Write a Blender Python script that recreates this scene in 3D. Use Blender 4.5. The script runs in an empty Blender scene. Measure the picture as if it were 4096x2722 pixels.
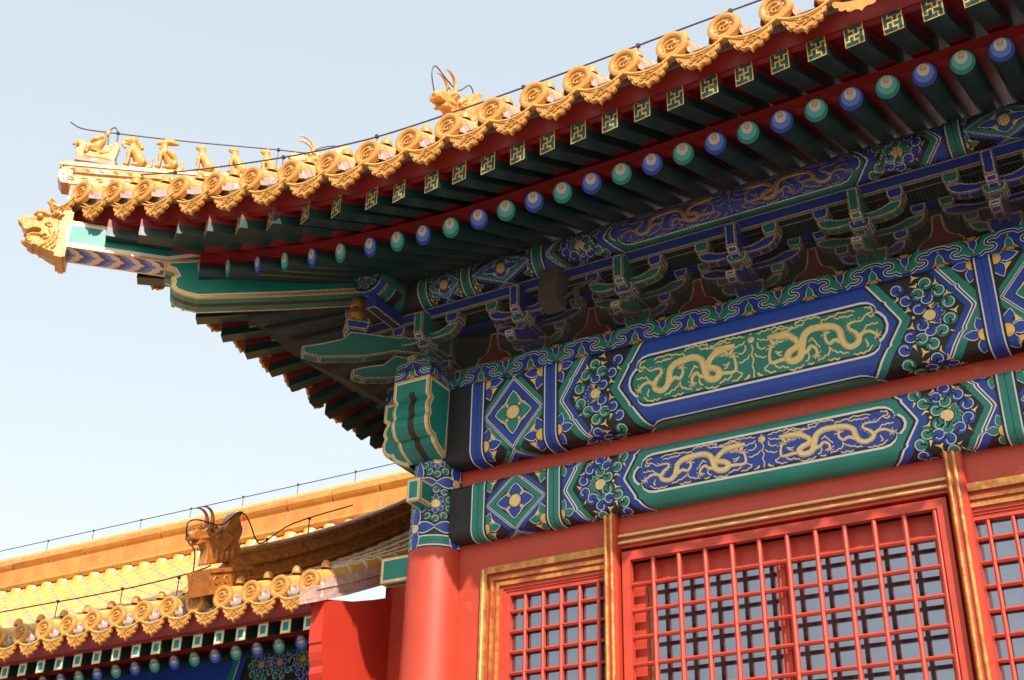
import bpy, bmesh, math, random
from math import sin, cos, pi, sqrt, radians, atan2, hypot
from mathutils import Vector, Matrix, noise
from mathutils.geometry import tessellate_polygon
import numpy as np
random.seed(7)
V = Vector
scene = bpy.context.scene
COL = scene.collection

# ------------------------------------------------------------------ camera
CAM = V((6.741, -10.0, 1.6))
YAW, PITCH, ROLL = 0.53543665, 0.50896261, 0.02303495
fwd0 = V((-sin(YAW), cos(YAW), 0)); right0 = V((cos(YAW), sin(YAW), 0)); up0 = V((0, 0, 1))
fwd = fwd0 * cos(PITCH) + up0 * sin(PITCH)
upv = up0 * cos(PITCH) - fwd0 * sin(PITCH)
rgt = right0 * cos(ROLL) + upv * sin(ROLL)
upw = upv * cos(ROLL) - right0 * sin(ROLL)
cam = bpy.data.cameras.new('camera'); cam_o = bpy.data.objects.new('camera', cam); COL.objects.link(cam_o)
M = Matrix((rgt, upw, -fwd)).transposed().to_4x4(); M.translation = CAM
cam_o.matrix_world = M
cam.sensor_width = 36.0; cam.lens = 36.0 * 5121.113 / 4096.0
cam.clip_start = 0.1; cam.clip_end = 3000
scene.camera = cam_o

# ------------------------------------------------------------------ light
SUN_AZ, SUN_EL = radians(44.5), radians(40.5)          # azimuth to the right of the facade normal
to_sun = V((sin(SUN_AZ) * cos(SUN_EL), -cos(SUN_AZ) * cos(SUN_EL), sin(SUN_EL)))
sl = bpy.data.lights.new('sun', 'SUN'); sl.energy = 4.4; sl.angle = radians(0.55); sl.color = (1.0, 0.93, 0.83)
so = bpy.data.objects.new('sun', sl); COL.objects.link(so)
so.rotation_euler = to_sun.to_track_quat('Z', 'Y').to_euler(); so.location = (20, -20, 30)
w = bpy.data.worlds.new('World'); scene.world = w; w.use_nodes = True
nt = w.node_tree; nt.nodes.clear()
sky = nt.nodes.new('ShaderNodeTexSky'); sky.sky_type = 'NISHITA'; sky.sun_disc = False
sky.sun_elevation = SUN_EL; sky.sun_rotation = pi - SUN_AZ
sky.altitude = 0; sky.air_density = 2.0; sky.dust_density = 5.0; sky.ozone_density = 1.0
bg = nt.nodes.new('ShaderNodeBackground'); bg.inputs['Strength'].default_value = 0.15
wo = nt.nodes.new('ShaderNodeOutputWorld')
gm = nt.nodes.new('ShaderNodeGamma'); gm.inputs[1].default_value = 0.45     # thin milky haze evens out the sky
hs = nt.nodes.new('ShaderNodeHueSaturation'); hs.inputs['Saturation'].default_value = 0.85; hs.inputs['Value'].default_value = 2.4
nt.links.new(sky.outputs[0], gm.inputs[0]); nt.links.new(gm.outputs[0], hs.inputs['Color']); nt.links.new(hs.outputs[0], bg.inputs[0]); nt.links.new(bg.outputs[0], wo.inputs[0])
scene.view_settings.view_transform = 'Standard'; scene.view_settings.look = 'None'
scene.view_settings.exposure = 0.6; scene.view_settings.gamma = 1.0
scene.cycles.max_bounces = 8; scene.cycles.diffuse_bounces = 5; scene.cycles.glossy_bounces = 4
scene.cycles.use_denoising = True

# ------------------------------------------------------------------ materials
MATS = {}
def mat(name, col, rough=0.5, var=0.12, scale=6.0, metallic=0.0, bump=0.0, bscale=40.0, col2=None, amt2=0.0, s2=3.0, spec=0.5, streak=False):
    m = bpy.data.materials.new(name); m.use_nodes = True
    n = m.node_tree.nodes; l = m.node_tree.links
    p = n['Principled BSDF']
    tc = n.new('ShaderNodeTexCoord')
    mp = n.new('ShaderNodeMapping'); l.new(tc.outputs['Object'], mp.inputs[0])
    if streak: mp.inputs['Scale'].default_value = (1, 1, 0.12)
    nz = n.new('ShaderNodeTexNoise'); nz.inputs['Scale'].default_value = scale; nz.inputs['Detail'].default_value = 5
    l.new(mp.outputs[0], nz.inputs[0])
    r = n.new('ShaderNodeMapRange'); r.inputs[1].default_value = 0.25; r.inputs[2].default_value = 0.75
    r.inputs[3].default_value = 1 - var; r.inputs[4].default_value = 1 + var
    l.new(nz.outputs[0], r.inputs[0])
    mx = n.new('ShaderNodeVectorMath'); mx.operation = 'SCALE'; mx.inputs[0].default_value = col
    l.new(r.outputs[0], mx.inputs['Scale'])
    out = mx.outputs[0]
    if col2:
        n2 = n.new('ShaderNodeTexNoise'); n2.inputs['Scale'].default_value = s2; n2.inputs['Detail'].default_value = 8; n2.inputs['Roughness'].default_value = 0.7
        l.new(mp.outputs[0], n2.inputs[0])
        r2 = n.new('ShaderNodeMapRange'); r2.inputs[1].default_value = 0.62 - 0.3 * amt2; r2.inputs[2].default_value = 0.72 - 0.3 * amt2
        l.new(n2.outputs[0], r2.inputs[0])
        mm = n.new('ShaderNodeMix'); mm.data_type = 'RGBA'; l.new(r2.outputs[0], mm.inputs[0])
        l.new(out, mm.inputs[6]); mm.inputs[7].default_value = (*col2, 1); out = mm.outputs[2]
    l.new(out, p.inputs['Base Color'])
    rr = n.new('ShaderNodeMapRange'); rr.inputs[3].default_value = max(0.02, rough - 0.1); rr.inputs[4].default_value = min(1, rough + 0.12)
    l.new(nz.outputs[0], rr.inputs[0]); l.new(rr.outputs[0], p.inputs['Roughness'])
    p.inputs['Metallic'].default_value = metallic; p.inputs['Specular IOR Level'].default_value = spec
    if bump > 0:
        nb = n.new('ShaderNodeTexNoise'); nb.inputs['Scale'].default_value = bscale; nb.inputs['Detail'].default_value = 4
        l.new(tc.outputs['Object'], nb.inputs[0])
        b = n.new('ShaderNodeBump'); b.inputs['Strength'].default_value = bump; b.inputs['Distance'].default_value = 0.02
        l.new(nb.outputs[0], b.inputs['Height']); l.new(b.outputs[0], p.inputs['Normal'])
    MATS[name] = m
    return m
mat('teal', (0.012, 0.21, 0.165), 0.42, 0.14, 4)
mat('blue', (0.012, 0.055, 0.36), 0.42, 0.14, 4)
mat('midblue', (0.13, 0.22, 0.62), 0.5, 0.06)
mat('midteal', (0.10, 0.46, 0.42), 0.5, 0.06)
mat('white', (0.74, 0.74, 0.72), 0.55, 0.06)
mat('palewhite', (0.66, 0.60, 0.56), 0.55, 0.05)
mat('black', (0.012, 0.012, 0.015), 0.5, 0.2)
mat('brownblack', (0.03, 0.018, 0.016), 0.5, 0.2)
mat('gold', (0.78, 0.50, 0.15), 0.38, 0.18, 30, 0.45, 0.15, 120)
mat('palegold', (0.84, 0.63, 0.27), 0.42, 0.12, 40, 0.3, 0.2, 150)
mat('oldgold', (0.52, 0.25, 0.06), 0.34, 0.4, 14, 0.4, 0.1, 60, (0.45, 0.12, 0.04), 0.4, 6)
mat('dimgold', (0.50, 0.30, 0.10), 0.4, 0.3, 40, 0.4, 0.2, 100)
mat('orange', (0.42, 0.10, 0.03), 0.5, 0.2)
mat('redwall', (0.47, 0.050, 0.022), 0.46, 0.10, 2.2, bump=0.03, bscale=9, col2=(0.60, 0.10, 0.06), amt2=0.1, s2=2.5)
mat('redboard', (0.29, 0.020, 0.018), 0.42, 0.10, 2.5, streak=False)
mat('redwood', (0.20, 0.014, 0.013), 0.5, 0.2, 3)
mat('redmuntin', (0.48, 0.050, 0.025), 0.45, 0.10, 8)
mat('gablered', (0.52, 0.034, 0.014), 0.6, 0.05, 1.5, bump=0.06, bscale=50)
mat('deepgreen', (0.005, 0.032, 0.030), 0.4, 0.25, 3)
mat('darkend', (0.010, 0.075, 0.066), 0.35, 0.2, 8)
mat('glaze', (0.64, 0.36, 0.085), 0.26, 0.16, 5, 0, 0.08, 25, (0.62, 0.25, 0.04), 0.15, 4, spec=0.7)
mat('glazeend', (0.54, 0.25, 0.05), 0.32, 0.16, 12, 0, 0.2, 40, (0.50, 0.22, 0.06), 0.12, 6, spec=0.6)
mat('glazeworn', (0.62, 0.33, 0.08), 0.3, 0.2, 7, 0, 0.15, 30, (0.72, 0.58, 0.50), 0.32, 5, spec=0.6)
mat('glazefig', (0.60, 0.29, 0.06), 0.3, 0.2, 14, 0, 0.5, 45, (0.74, 0.46, 0.28), 0.15, 9, spec=0.6)
mat('glazebrownshade', (0.40, 0.14, 0.028), 0.26, 0.25, 9, 0, 0.3, 40, (0.24, 0.075, 0.022), 0.2, 5, spec=0.6)  # brown glaze; on the side dragon and its ridge, eave shadow in the colour
mat('glazeridge', (0.56, 0.23, 0.035), 0.24, 0.25, 3, 0, 0.06, 20, (0.56, 0.17, 0.03), 0.3, 1.6, spec=0.7)
mat('mortar', (0.46, 0.29, 0.25), 0.85, 0.25, 14, 0, 0.4, 30, (0.66, 0.60, 0.56), 0.2, 8)
mat('greymortar', (0.20, 0.16, 0.14), 0.9, 0.3, 10, 0, 0.4, 30)
mat('wire', (0.10, 0.085, 0.10), 0.45, 0.1, 10, 0.6)
mat('cable', (0.016, 0.014, 0.013), 0.45, 0.1)
mat('tie', (0.6, 0.6, 0.6), 0.5)
mat('net', (0.06, 0.042, 0.03), 0.85, 0.3, 3)
mat('greybox', (0.10, 0.085, 0.072), 0.7, 0.1)
mat('glass', (0.26, 0.285, 0.34), 0.02, 0.03, 1.2, 0.96)
mat('paper', (0.75, 0.72, 0.66), 0.8)
mat('stone', (0.26, 0.24, 0.22), 0.85, 0.15, 1.2, 0, 0.2, 12)
mat('paving', (0.19, 0.175, 0.16), 0.9, 0.2, 0.7, 0, 0.2, 8)
mat('eyewhite', (0.55, 0.52, 0.45), 0.25)

# ------------------------------------------------------------------ object helpers
def props(o, label=None, cat=None, group=None, kind=None):
    if label: o['label'] = label
    if cat: o['category'] = cat
    if group: o['group'] = group
    if kind: o['kind'] = kind
    return o
def empty(name, loc, label=None, cat=None, group=None, parent=None):
    o = bpy.data.objects.new(name, None); COL.objects.link(o); o.location = loc; o.empty_display_size = 0.3
    if parent: o.parent = parent; o.matrix_parent_inverse = parent.matrix_basis.inverted()
    return props(o, label, cat, group)
def vabs(o):                                     # absolute location of an object chain without rotation
    return o.matrix_basis.translation if o.parent is None else vabs(o.parent) + (o.matrix_basis.translation if o.matrix_parent_inverse == Matrix() else V())
def newell(P):
    n = V((0, 0, 0))
    for i in range(len(P)):
        a, b = P[i], P[(i + 1) % len(P)]
        n.x += (a.y - b.y) * (a.z + b.z); n.y += (a.z - b.z) * (a.x + b.x); n.z += (a.x - b.x) * (a.y + b.y)
    return n.normalized() if n.length > 1e-12 else V((0, 0, 1))
def inset2(P, d):                                # inward offset of a counter-clockwise 2D polygon
    n = len(P); out = []
    for i in range(n):
        p0, p1, p2 = P[i - 1], P[i], P[(i + 1) % n]
        e1 = (p1[0] - p0[0], p1[1] - p0[1]); e2 = (p2[0] - p1[0], p2[1] - p1[1])
        l1 = hypot(*e1) or 1e-9; l2 = hypot(*e2) or 1e-9
        n1 = (-e1[1] / l1, e1[0] / l1); n2 = (-e2[1] / l2, e2[0] / l2)
        b = (n1[0] + n2[0], n1[1] + n2[1]); k = 1 + n1[0] * n2[0] + n1[1] * n2[1]
        k = max(k, 0.35)
        out.append((p1[0] + b[0] * d / k, p1[1] + b[1] * d / k))
    return out

class MB:
    def __init__(s): s.v = []; s.f = []; s.m = []; s.sm = []
    def add(s, vs, fs, m, smooth=False):
        o = len(s.v); s.v += [V(x) for x in vs]
        for f in fs:
            s.f.append([o + i for i in f]); s.m.append(m); s.sm.append(smooth)
    def quad(s, a, b, c, d, m, smooth=False): s.add([a, b, c, d], [(0, 1, 2, 3)], m, smooth)
    def poly(s, P, m):
        P = [V(p) for p in P]
        if len(P) < 3: return
        if len(P) <= 4: s.add(P, [tuple(range(len(P)))], m); return
        s.add(P, [tuple(t) for t in fixtris(P, tessellate_polygon([P]))], m)
    def box(s, c, sz, m, R=None, mats=None):
        c = V(c); h = V(sz) / 2
        P = [V((x, y, z)) for z in (-h.z, h.z) for y in (-h.y, h.y) for x in (-h.x, h.x)]
        if R: P = [R @ p for p in P]
        P = [p + c for p in P]
        F = [(0, 2, 3, 1), (4, 5, 7, 6), (0, 1, 5, 4), (2, 6, 7, 3), (0, 4, 6, 2), (1, 3, 7, 5)]
        for i, f in enumerate(F): s.add([P[j] for j in f], [(0, 1, 2, 3)], (mats[i] if mats else m))
    def hexa(s, B, T, m, side=None, top=None):   # B, T: matching loops of points
        n = len(B); s.poly(list(reversed(B)), m); s.poly(T, top or m)
        for i in range(n): s.quad(B[i], B[(i + 1) % n], T[(i + 1) % n], T[i], side or m)
    def tube(s, path, r, m, n=8, caps=True, smooth=True, flat=1.0):
        path = [V(p) for p in path]
        R = r if isinstance(r, (list, tuple)) else [r] * len(path)
        t = (path[1] - path[0]).normalized()
        ref = V((0, 0, 1)) if abs(t.z) < 0.9 else V((1, 0, 0))
        a = t.cross(ref).normalized(); rings = []
        for i, p in enumerate(path):
            if i == 0: t = path[1] - p
            elif i == len(path) - 1: t = p - path[i - 1]
            else: t = path[i + 1] - path[i - 1]
            t.normalize(); a = (a - t * a.dot(t)).normalized(); b = t.cross(a)
            rings.append([p + (a * cos(2 * pi * k / n) + b * sin(2 * pi * k / n) * flat) * R[i] for k in range(n)])
        vs = [q for rg in rings for q in rg]; fs = []
        for i in range(len(rings) - 1):
            for k in range(n):
                fs.append((i * n + k, i * n + (k + 1) % n, (i + 1) * n + (k + 1) % n, (i + 1) * n + k))
        s.add(vs, fs, m, smooth)
        if caps:
            s.add(rings[0], [tuple(range(n - 1, -1, -1))], m); s.add(rings[-1], [tuple(range(n))], m)
    def lathe(s, prof, o, ax, m, n=16, ref=None, mats=None, smooth=True):  # prof: (radius, height along ax)
        o = V(o); ax = V(ax).normalized(); ref = V(ref) if ref else (V((0, 0, 1)) if abs(ax.z) < 0.9 else V((1, 0, 0)))
        a = ax.cross(ref).normalized(); b = ax.cross(a)
        for i in range(len(prof) - 1):
            (r0, h0), (r1, h1) = prof[i], prof[i + 1]
            A = [o + ax * h0 + (a * cos(2 * pi * k / n) + b * sin(2 * pi * k / n)) * r0 for k in range(n)]
            B = [o + ax * h1 + (a * cos(2 * pi * k / n) + b * sin(2 * pi * k / n)) * r1 for k in range(n)]
            mm = mats[i] if mats else m
            if r0 < 1e-6: s.add([A[0]] + B, [(0, 1 + (k + 1) % n, 1 + k) for k in range(n)], mm, smooth)
            elif r1 < 1e-6: s.add(A + [B[0]], [(k, (k + 1) % n, n) for k in range(n)], mm, smooth)
            else: s.add(A + B, [(k, (k + 1) % n, n + (k + 1) % n, n + k) for k in range(n)], mm, smooth)
    def ball(s, c, r, m, n=10, k=6, R=None):
        c = V(c); r = V(r) if not isinstance(r, (int, float)) else V((r, r, r)); vs = []; fs = []
        for i in range(k + 1):
            t = pi * i / k
            for j in range(n):
                p = V((sin(t) * cos(2 * pi * j / n) * r.x, sin(t) * sin(2 * pi * j / n) * r.y, cos(t) * r.z))
                vs.append(c + (R @ p if R else p))
        for i in range(k):
            for j in range(n): fs.append((i * n + j, (i + 1) * n + j, (i + 1) * n + (j + 1) % n, i * n + (j + 1) % n))
        s.add(vs, fs, m, True)
    def panel(s, P, layers, off=0.0015, lift=0.0):  # polygon with inset painted borders: layers [(inset, material), ...]
        P = [V(p) for p in P]; n = newell(P)
        a = (P[1] - P[0]).normalized(); b = n.cross(a)
        Q = [((p - P[0]).dot(a), (p - P[0]).dot(b)) for p in P]
        xs = [q[0] for q in Q]; ys = [q[1] for q in Q]; small = min(max(xs) - min(xs), max(ys) - min(ys))
        for i, (d, m) in enumerate(layers):
            if i and 2.3 * d > small: continue
            q = Q if d == 0 else inset2(Q, d)
            s.poly([P[0] + a * x + b * y + n * (off * i + lift) for x, y in q], m)
    def xprism(s, prof, frame, x0, x1, layers, side_layers=None, ends=(True, True)):
        # prof: 2D polygon (counter-clockwise seen from +w), frame (origin,u,v,w): extruded along w from x0 to x1, every face bordered
        o, u, v, w_ = frame
        A = [o + u * p[0] + v * p[1] + w_ * x0 for p in prof]; B = [o + u * p[0] + v * p[1] + w_ * x1 for p in prof]
        if ends[0]: s.panel(list(reversed(A)), layers)
        if ends[1]: s.panel(B, layers)
        n = len(prof)
        for i in range(n):
            j = (i + 1) % n
            s.panel([A[i], A[j], B[j], B[i]], side_layers or layers)
    def build(s, name, parent=None, smooth=False, origin=None, label=None, world=True):
        me = bpy.data.meshes.new(name)
        if origin is None:
            xs = [p.x for p in s.v]; ys = [p.y for p in s.v]; zs = [p.z for p in s.v]
            origin = V(((min(xs) + max(xs)) / 2, (min(ys) + max(ys)) / 2, (min(zs) + max(zs)) / 2))
        origin = V(origin)
        me.from_pydata([tuple(p - origin) for p in s.v], [], s.f)
        names = list(dict.fromkeys(s.m))
        for nme in names: me.materials.append(MATS[nme])
        idx = {nme: i for i, nme in enumerate(names)}
        me.polygons.foreach_set('material_index', [idx[x] for x in s.m])
        me.polygons.foreach_set('use_smooth', [bool(x or smooth) for x in s.sm])
        me.update()
        o = bpy.data.objects.new(name, me); COL.objects.link(o)
        if parent is not None:
            o.parent = parent; o.location = origin - wloc(parent)
        else: o.location = origin
        if label: o['label'] = label
        return o
def wloc(o):
    p = V(o.location); q = o.parent
    while q: p = p + q.location; q = q.parent
    return p
def fixtris(P, T):
    n = newell(P); out = []
    for t in T:
        c = (P[t[1]] - P[t[0]]).cross(P[t[2]] - P[t[0]])
        out.append(t if c.dot(n) >= 0 else (t[0], t[2], t[1]))
    return out
SW = Matrix(((0, 1, 0, 0), (1, 0, 0, 0), (0, 0, 1, 0), (0, 0, 0, 1)))
def mirror_copy(o, parent, pl):                  # the same part on the other side of the corner (x and y swapped)
    c = o.copy(); COL.objects.link(c); c.parent = parent
    wm = Matrix.Translation(wloc(o)); c.matrix_basis = Matrix.Translation(-pl) @ SW @ wm
    for ch in o.children:
        d = ch.copy(); COL.objects.link(d); d.parent = c; d.matrix_basis = ch.matrix_basis.copy()
    return c

# ------------------------------------------------------------------ flat painting mapped on to real surfaces
def clip(P, ax, val, less):
    out = []; n = len(P)
    for i in range(n):
        a, b = P[i], P[(i + 1) % n]
        ia = (a[ax] <= val) if less else (a[ax] >= val); ib = (b[ax] <= val) if less else (b[ax] >= val)
        if ia: out.append(a)
        if ia != ib:
            t = (val - a[ax]) / (b[ax] - a[ax])
            out.append((a[0] + (b[0] - a[0]) * t, a[1] + (b[1] - a[1]) * t))
    return out
class Art:
    def __init__(s): s.p = []
    def poly(s, L, m, P): s.p.append((L, m, [tuple(q) for q in P]))
    def rect(s, L, m, u0, v0, u1, v1): s.poly(L, m, [(u0, v0), (u1, v0), (u1, v1), (u0, v1)])
    def disc(s, L, m, u, v, r, n=14, ry=None):
        s.poly(L, m, [(u + r * cos(2 * pi * k / n), v + (ry or r) * sin(2 * pi * k / n)) for k in range(n)])
    def line(s, L, m, P, w, closed=False):
        n = len(P); off = []
        for i in range(n):
            if closed: a, b, c = P[i - 1], P[i], P[(i + 1) % n]
            else: a, b, c = P[max(i - 1, 0)], P[i], P[min(i + 1, n - 1)]
            t1 = (b[0] - a[0], b[1] - a[1]); t2 = (c[0] - b[0], c[1] - b[1])
            l1 = hypot(*t1); l2 = hypot(*t2)
            if l1 < 1e-9: t1, l1 = t2, l2
            if l2 < 1e-9: t2, l2 = t1, l1
            n1 = (-t1[1] / l1, t1[0] / l1); n2 = (-t2[1] / l2, t2[0] / l2)
            k = max(0.4, 1 + n1[0] * n2[0] + n1[1] * n2[1])
            ww = w[i] if isinstance(w, (list, tuple)) else w
            off.append(((n1[0] + n2[0]) / k * ww / 2, (n1[1] + n2[1]) / k * ww / 2))
        for i in range(n if closed else n - 1):
            j = (i + 1) % n
            s.poly(L, m, [(P[i][0] - off[i][0], P[i][1] - off[i][1]), (P[j][0] - off[j][0], P[j][1] - off[j][1]), (P[j][0] + off[j][0], P[j][1] + off[j][1]), (P[i][0] + off[i][0], P[i][1] + off[i][1])])
    def merge(s, o, du=0, dv=0, su=1, sv=1, swap=None, dl=0):
        for L, m, P in o.p: s.p.append((L + dl, swap.get(m, m) if swap else m, [(p[0] * su + du, p[1] * sv + dv) for p in P]))
def paint(mb, art, mp, ub, vb, lift=0.0008, base=0.0006):
    # mp(u, v, h) -> point; ub, vb: lists of cut positions (first and last are the limits)
    for L, m, P in art.p:
        P = clip(P, 0, ub[0], False); P = clip(P, 0, ub[-1], True) if P else P
        P = clip(P, 1, vb[0], False) if P else P; P = clip(P, 1, vb[-1], True) if P else P
        if not P or len(P) < 3: continue
        us = [p[0] for p in P]; vs = [p[1] for p in P]
        uc = [x for x in ub[1:-1] if min(us) < x < max(us)]; vc = [x for x in vb[1:-1] if min(vs) < x < max(vs)]
        cols = []; rest = P
        for x in uc:
            cols.append(clip(rest, 0, x, True)); rest = clip(rest, 0, x, False)
        cols.append(rest)
        for c in cols:
            rest = c
            cells = []
            for x in vc:
                if len(rest) < 3: break
                cells.append(clip(rest, 1, x, True)); rest = clip(rest, 1, x, False)
            cells.append(rest)
            for q in cells:
                if len(q) < 3: continue
                ar = sum(q[i - 1][0] * q[i][1] - q[i][0] * q[i - 1][1] for i in range(len(q)))
                if abs(ar) < 1e-9: continue
                if ar < 0: q = q[::-1]
                Q2 = [V((a[0], a[1], 0)) for a in q]
                T = [tuple(range(len(q)))] if len(q) == 3 else fixtris2(Q2, tessellate_polygon([Q2]))
                mb.add([mp(a[0], a[1], base + lift * L) for a in q], T, m)
def fixtris2(P, T):
    out = []
    for t in T:
        c = (P[t[1]] - P[t[0]]).cross(P[t[2]] - P[t[0]]).z
        if abs(c) < 1e-12: continue
        out.append(tuple(t) if c > 0 else (t[0], t[2], t[1]))
    return out
def profile_map(pts):                            # pts: (y, z) outline, first -> last downwards; v = z on the flat front
    S = [0.0]
    for i in range(1, len(pts)): S.append(S[-1] + hypot(pts[i][0] - pts[i - 1][0], pts[i][1] - pts[i - 1][1]))
    return S
def strip_map(pts, vref_i):                      # returns (map, cuts): v runs upwards, equals z at pts[vref_i]
    S = profile_map(pts); z0 = pts[vref_i][1]; s0 = S[vref_i]
    Vv = [z0 - (s - s0) for s in S]               # descending
    N = []
    for i in range(len(pts)):
        a = pts[max(i - 1, 0)]; b = pts[min(i + 1, len(pts) - 1)]
        t = V((b[0] - a[0], b[1] - a[1])).normalized(); N.append((t.y, -t.x))
    def mp(u, v, h):
        i = 0
        while i < len(Vv) - 2 and v < Vv[i + 1]: i += 1
        t = (Vv[i] - v) / (Vv[i] - Vv[i + 1]); t = min(max(t, 0), 1)
        y = pts[i][0] * (1 - t) + pts[i + 1][0] * t; z = pts[i][1] * (1 - t) + pts[i + 1][1] * t
        ny = N[i][0] * (1 - t) + N[i + 1][0] * t; nz = N[i][1] * (1 - t) + N[i + 1][1] * t
        return V((u, y + ny * h, z + nz * h))
    return mp, sorted(Vv)
# ------------------------------------------------------------------ painted motifs
def arc(cx, cy, r, a0, a1, n=8): return [(cx + r * cos(a0 + (a1 - a0) * i / n), cy + r * sin(a0 + (a1 - a0) * i / n)) for i in range(n + 1)]
def whorl(A, L, u, v, r, c, ang=0.0):            # curled petal: coloured drop with a white curl inside black outline
    A.disc(L, 'black', u, v, r * 1.12, 12)
    A.disc(L + 1, c, u, v, r * 0.96, 14)
    P = [(u + r * (0.87 - 0.55 * (i / 14) ** 2.2) * cos(ang + 5.4 * i / 14), v + r * (0.87 - 0.55 * (i / 14) ** 2.2) * sin(ang + 5.4 * i / 14)) for i in range(15)]
    A.line(L + 2, 'white', P, r * 0.115)
    a2 = ang + 5.0
    A.line(L + 3, 'black', [(u + r * 0.9 * cos(a2 + .6), v + r * 0.9 * sin(a2 + .6)), (u + r * 0.5 * cos(a2 + .4), v + r * 0.5 * sin(a2 + .4)), (u + r * .05, v)], [r * .2, r * .3, r * .34])
def petal(A, L, u, v, ln, wd, ang, c, white=True):  # pointed petal from (u,v) outwards
    ca, sa = cos(ang), sin(ang)
    S = [(0, 0.12), (.12, .34), (.35, .5), (.6, .42), (.82, .22), (1, 0)]
    def t(x, y, k=1.0): return (u + (x * ln) * ca - y * wd * k * sa, v + (x * ln) * sa + y * wd * k * ca)
    up = [t(x, y) for x, y in S]; dn = [t(x, -y) for x, y in S[:-1]][::-1]
    A.poly(L, 'white' if white else 'black', up + dn)
    up = [t(x * .93 + .02, y, .84) for x, y in S]; dn = [t(x * .93 + .02, -y, .84) for x, y in S[:-1]][::-1]
    A.poly(L + 1, c, up + dn)
def stripe(A, u0, u1, v0, v1, c):
    A.rect(13, 'black', u0 - .02, v0, u1 + .02, v1); A.rect(14, c, u0, v0, u1, v1)
    for x in (u0 + .006, u1 - .006): A.rect(15, 'white', x - .006, v0, x + .006, v1)
    A.rect(15, 'black', (u0 + u1) / 2 - .003, v0, (u0 + u1) / 2 + .003, v1)
def boxmotif(A, a, b, vc, hh, vlo, vhi, c1, c2):  # diamond with a four-petalled flower
    u = (a + b) / 2; hx = (b - a) / 2
    A.rect(1, 'black', a, vlo, b, vhi)
    def dia(k): return [(u - hx * k, vc), (u, vc - hh * k), (u + hx * k, vc), (u, vc + hh * k)]
    for k, m, L in ((1.25, c1, 2), (1.05, 'white', 3), (1.02, 'black', 4), (.98, 'white', 5), (.945, c2, 6), (.70, 'black', 7)):
        A.poly(L, m, dia(k))
        for sg in (-1, 1): A.poly(L, m, [(x, z + sg * 2.06 * hh) for x, z in dia(k)])
    pl, pw = .30 * hh / .375 + .0, .185
    for k in range(4):
        an = k * pi / 2
        ln = (hx * .62 if k % 2 == 0 else hh * .62)
        petal(A, 8, u + .03 * cos(an), v_(vc, .03, an), ln - .02, .16 if k % 2 else .15 * hh / .3, an, c1)
    for sx in (-1, 1):
        for sz in (-1, 1):
            p = (u + sx * hx * .30, vc + sz * hh * .30)
            A.poly(8, 'palegold', [p, (p[0] - sx * .03, p[1] + sz * .055 * hh / .375), (p[0] - sx * hx * .09 + 0, p[1] - sz * hh * .09), (p[0] + sx * .05, p[1] - sz * .03)])
    A.disc(10, 'black', u, vc, .082 * (.5 + .5 * hh / .375) + .004, 16); A.disc(11, 'gold', u, vc, .075 * (.5 + .5 * hh / .375), 18); A.disc(12, 'palegold', u, vc, .06 * (.5 + .5 * hh / .375), 18)
    for e, s in ((a, 1), (b, -1)):
        for vv in (vc + hh * 1.0, vc - hh * 0.82):
            g = min(1, hh / .36); A.disc(9, 'black', e, vv, .066 * g, 14); A.disc(10, 'gold', e, vv, .058 * g, 14)
            for an in (0.05, 1.30, -1.30):
                aa = an if s > 0 else pi - an
                petal(A, 7, e + .035 * cos(aa), vv + .035 * sin(aa), .165 * g, .115 * g, aa, c2)
            for t in (1, -1):
                A.poly(8, 'palegold', [(e + s * .06 * g, vv + t * .065 * g), (e + s * .135 * g, vv + t * .06 * g), (e + s * .055 * g, vv + t * .16 * g)])
def v_(vc, r, an): return vc + r * sin(an)
def chev(A, tip, vc, vlo, vhi, bands, k=.62, kink=True):   # '<' bands: list of (offset0, offset1, material)
    def curve(off):
        P = []
        for v, e in ((vhi, 0), (vc + .235, 0), (vc + .215, -.018), (vc + .19, -.004), (vc + .03, .0), (vc, .0), (vc - .03, 0), (vc - .19, -.004), (vc - .215, -.018), (vc - .235, 0), (vlo, 0)):
            P.append((tip + off + abs(v - vc) * k + (e if kink else 0) + (.006 if abs(v - vc) < .02 else 0), v))
        return P
    for o0, o1, m in bands:
        A.poly(3, m, curve(o0) + curve(o1)[::-1])
FT = [(0.008, 0.302), (0.082, 0.211), (-0.089, 0.205), (-0.154, 0.076)]
FB = [(0.018, 0.155), (0.088, 0.074), (0.184, 0.178), (0.249, 0.298)]
FT2 = [(-0.151, -0.083), (-0.073, -0.18), (0.103, -0.219), (.02, -.285)]
FB2 = [(0.085, -0.091), (0.025, -0.155), (0.189, -0.177), (0.252, -0.284)]
FG = [(-0.076, 0.287), (0.095, 0.297), (-0.158, 0.165), (0.251, 0.21), (0.178, 0.084), (-0.007, 0.081), (-0.199, -0.013), (0.171, -0.087), (0.007, -0.073), (-.13, -.19), (.17, -.27), (-.03, -.36), (.1, .38)]
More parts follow.
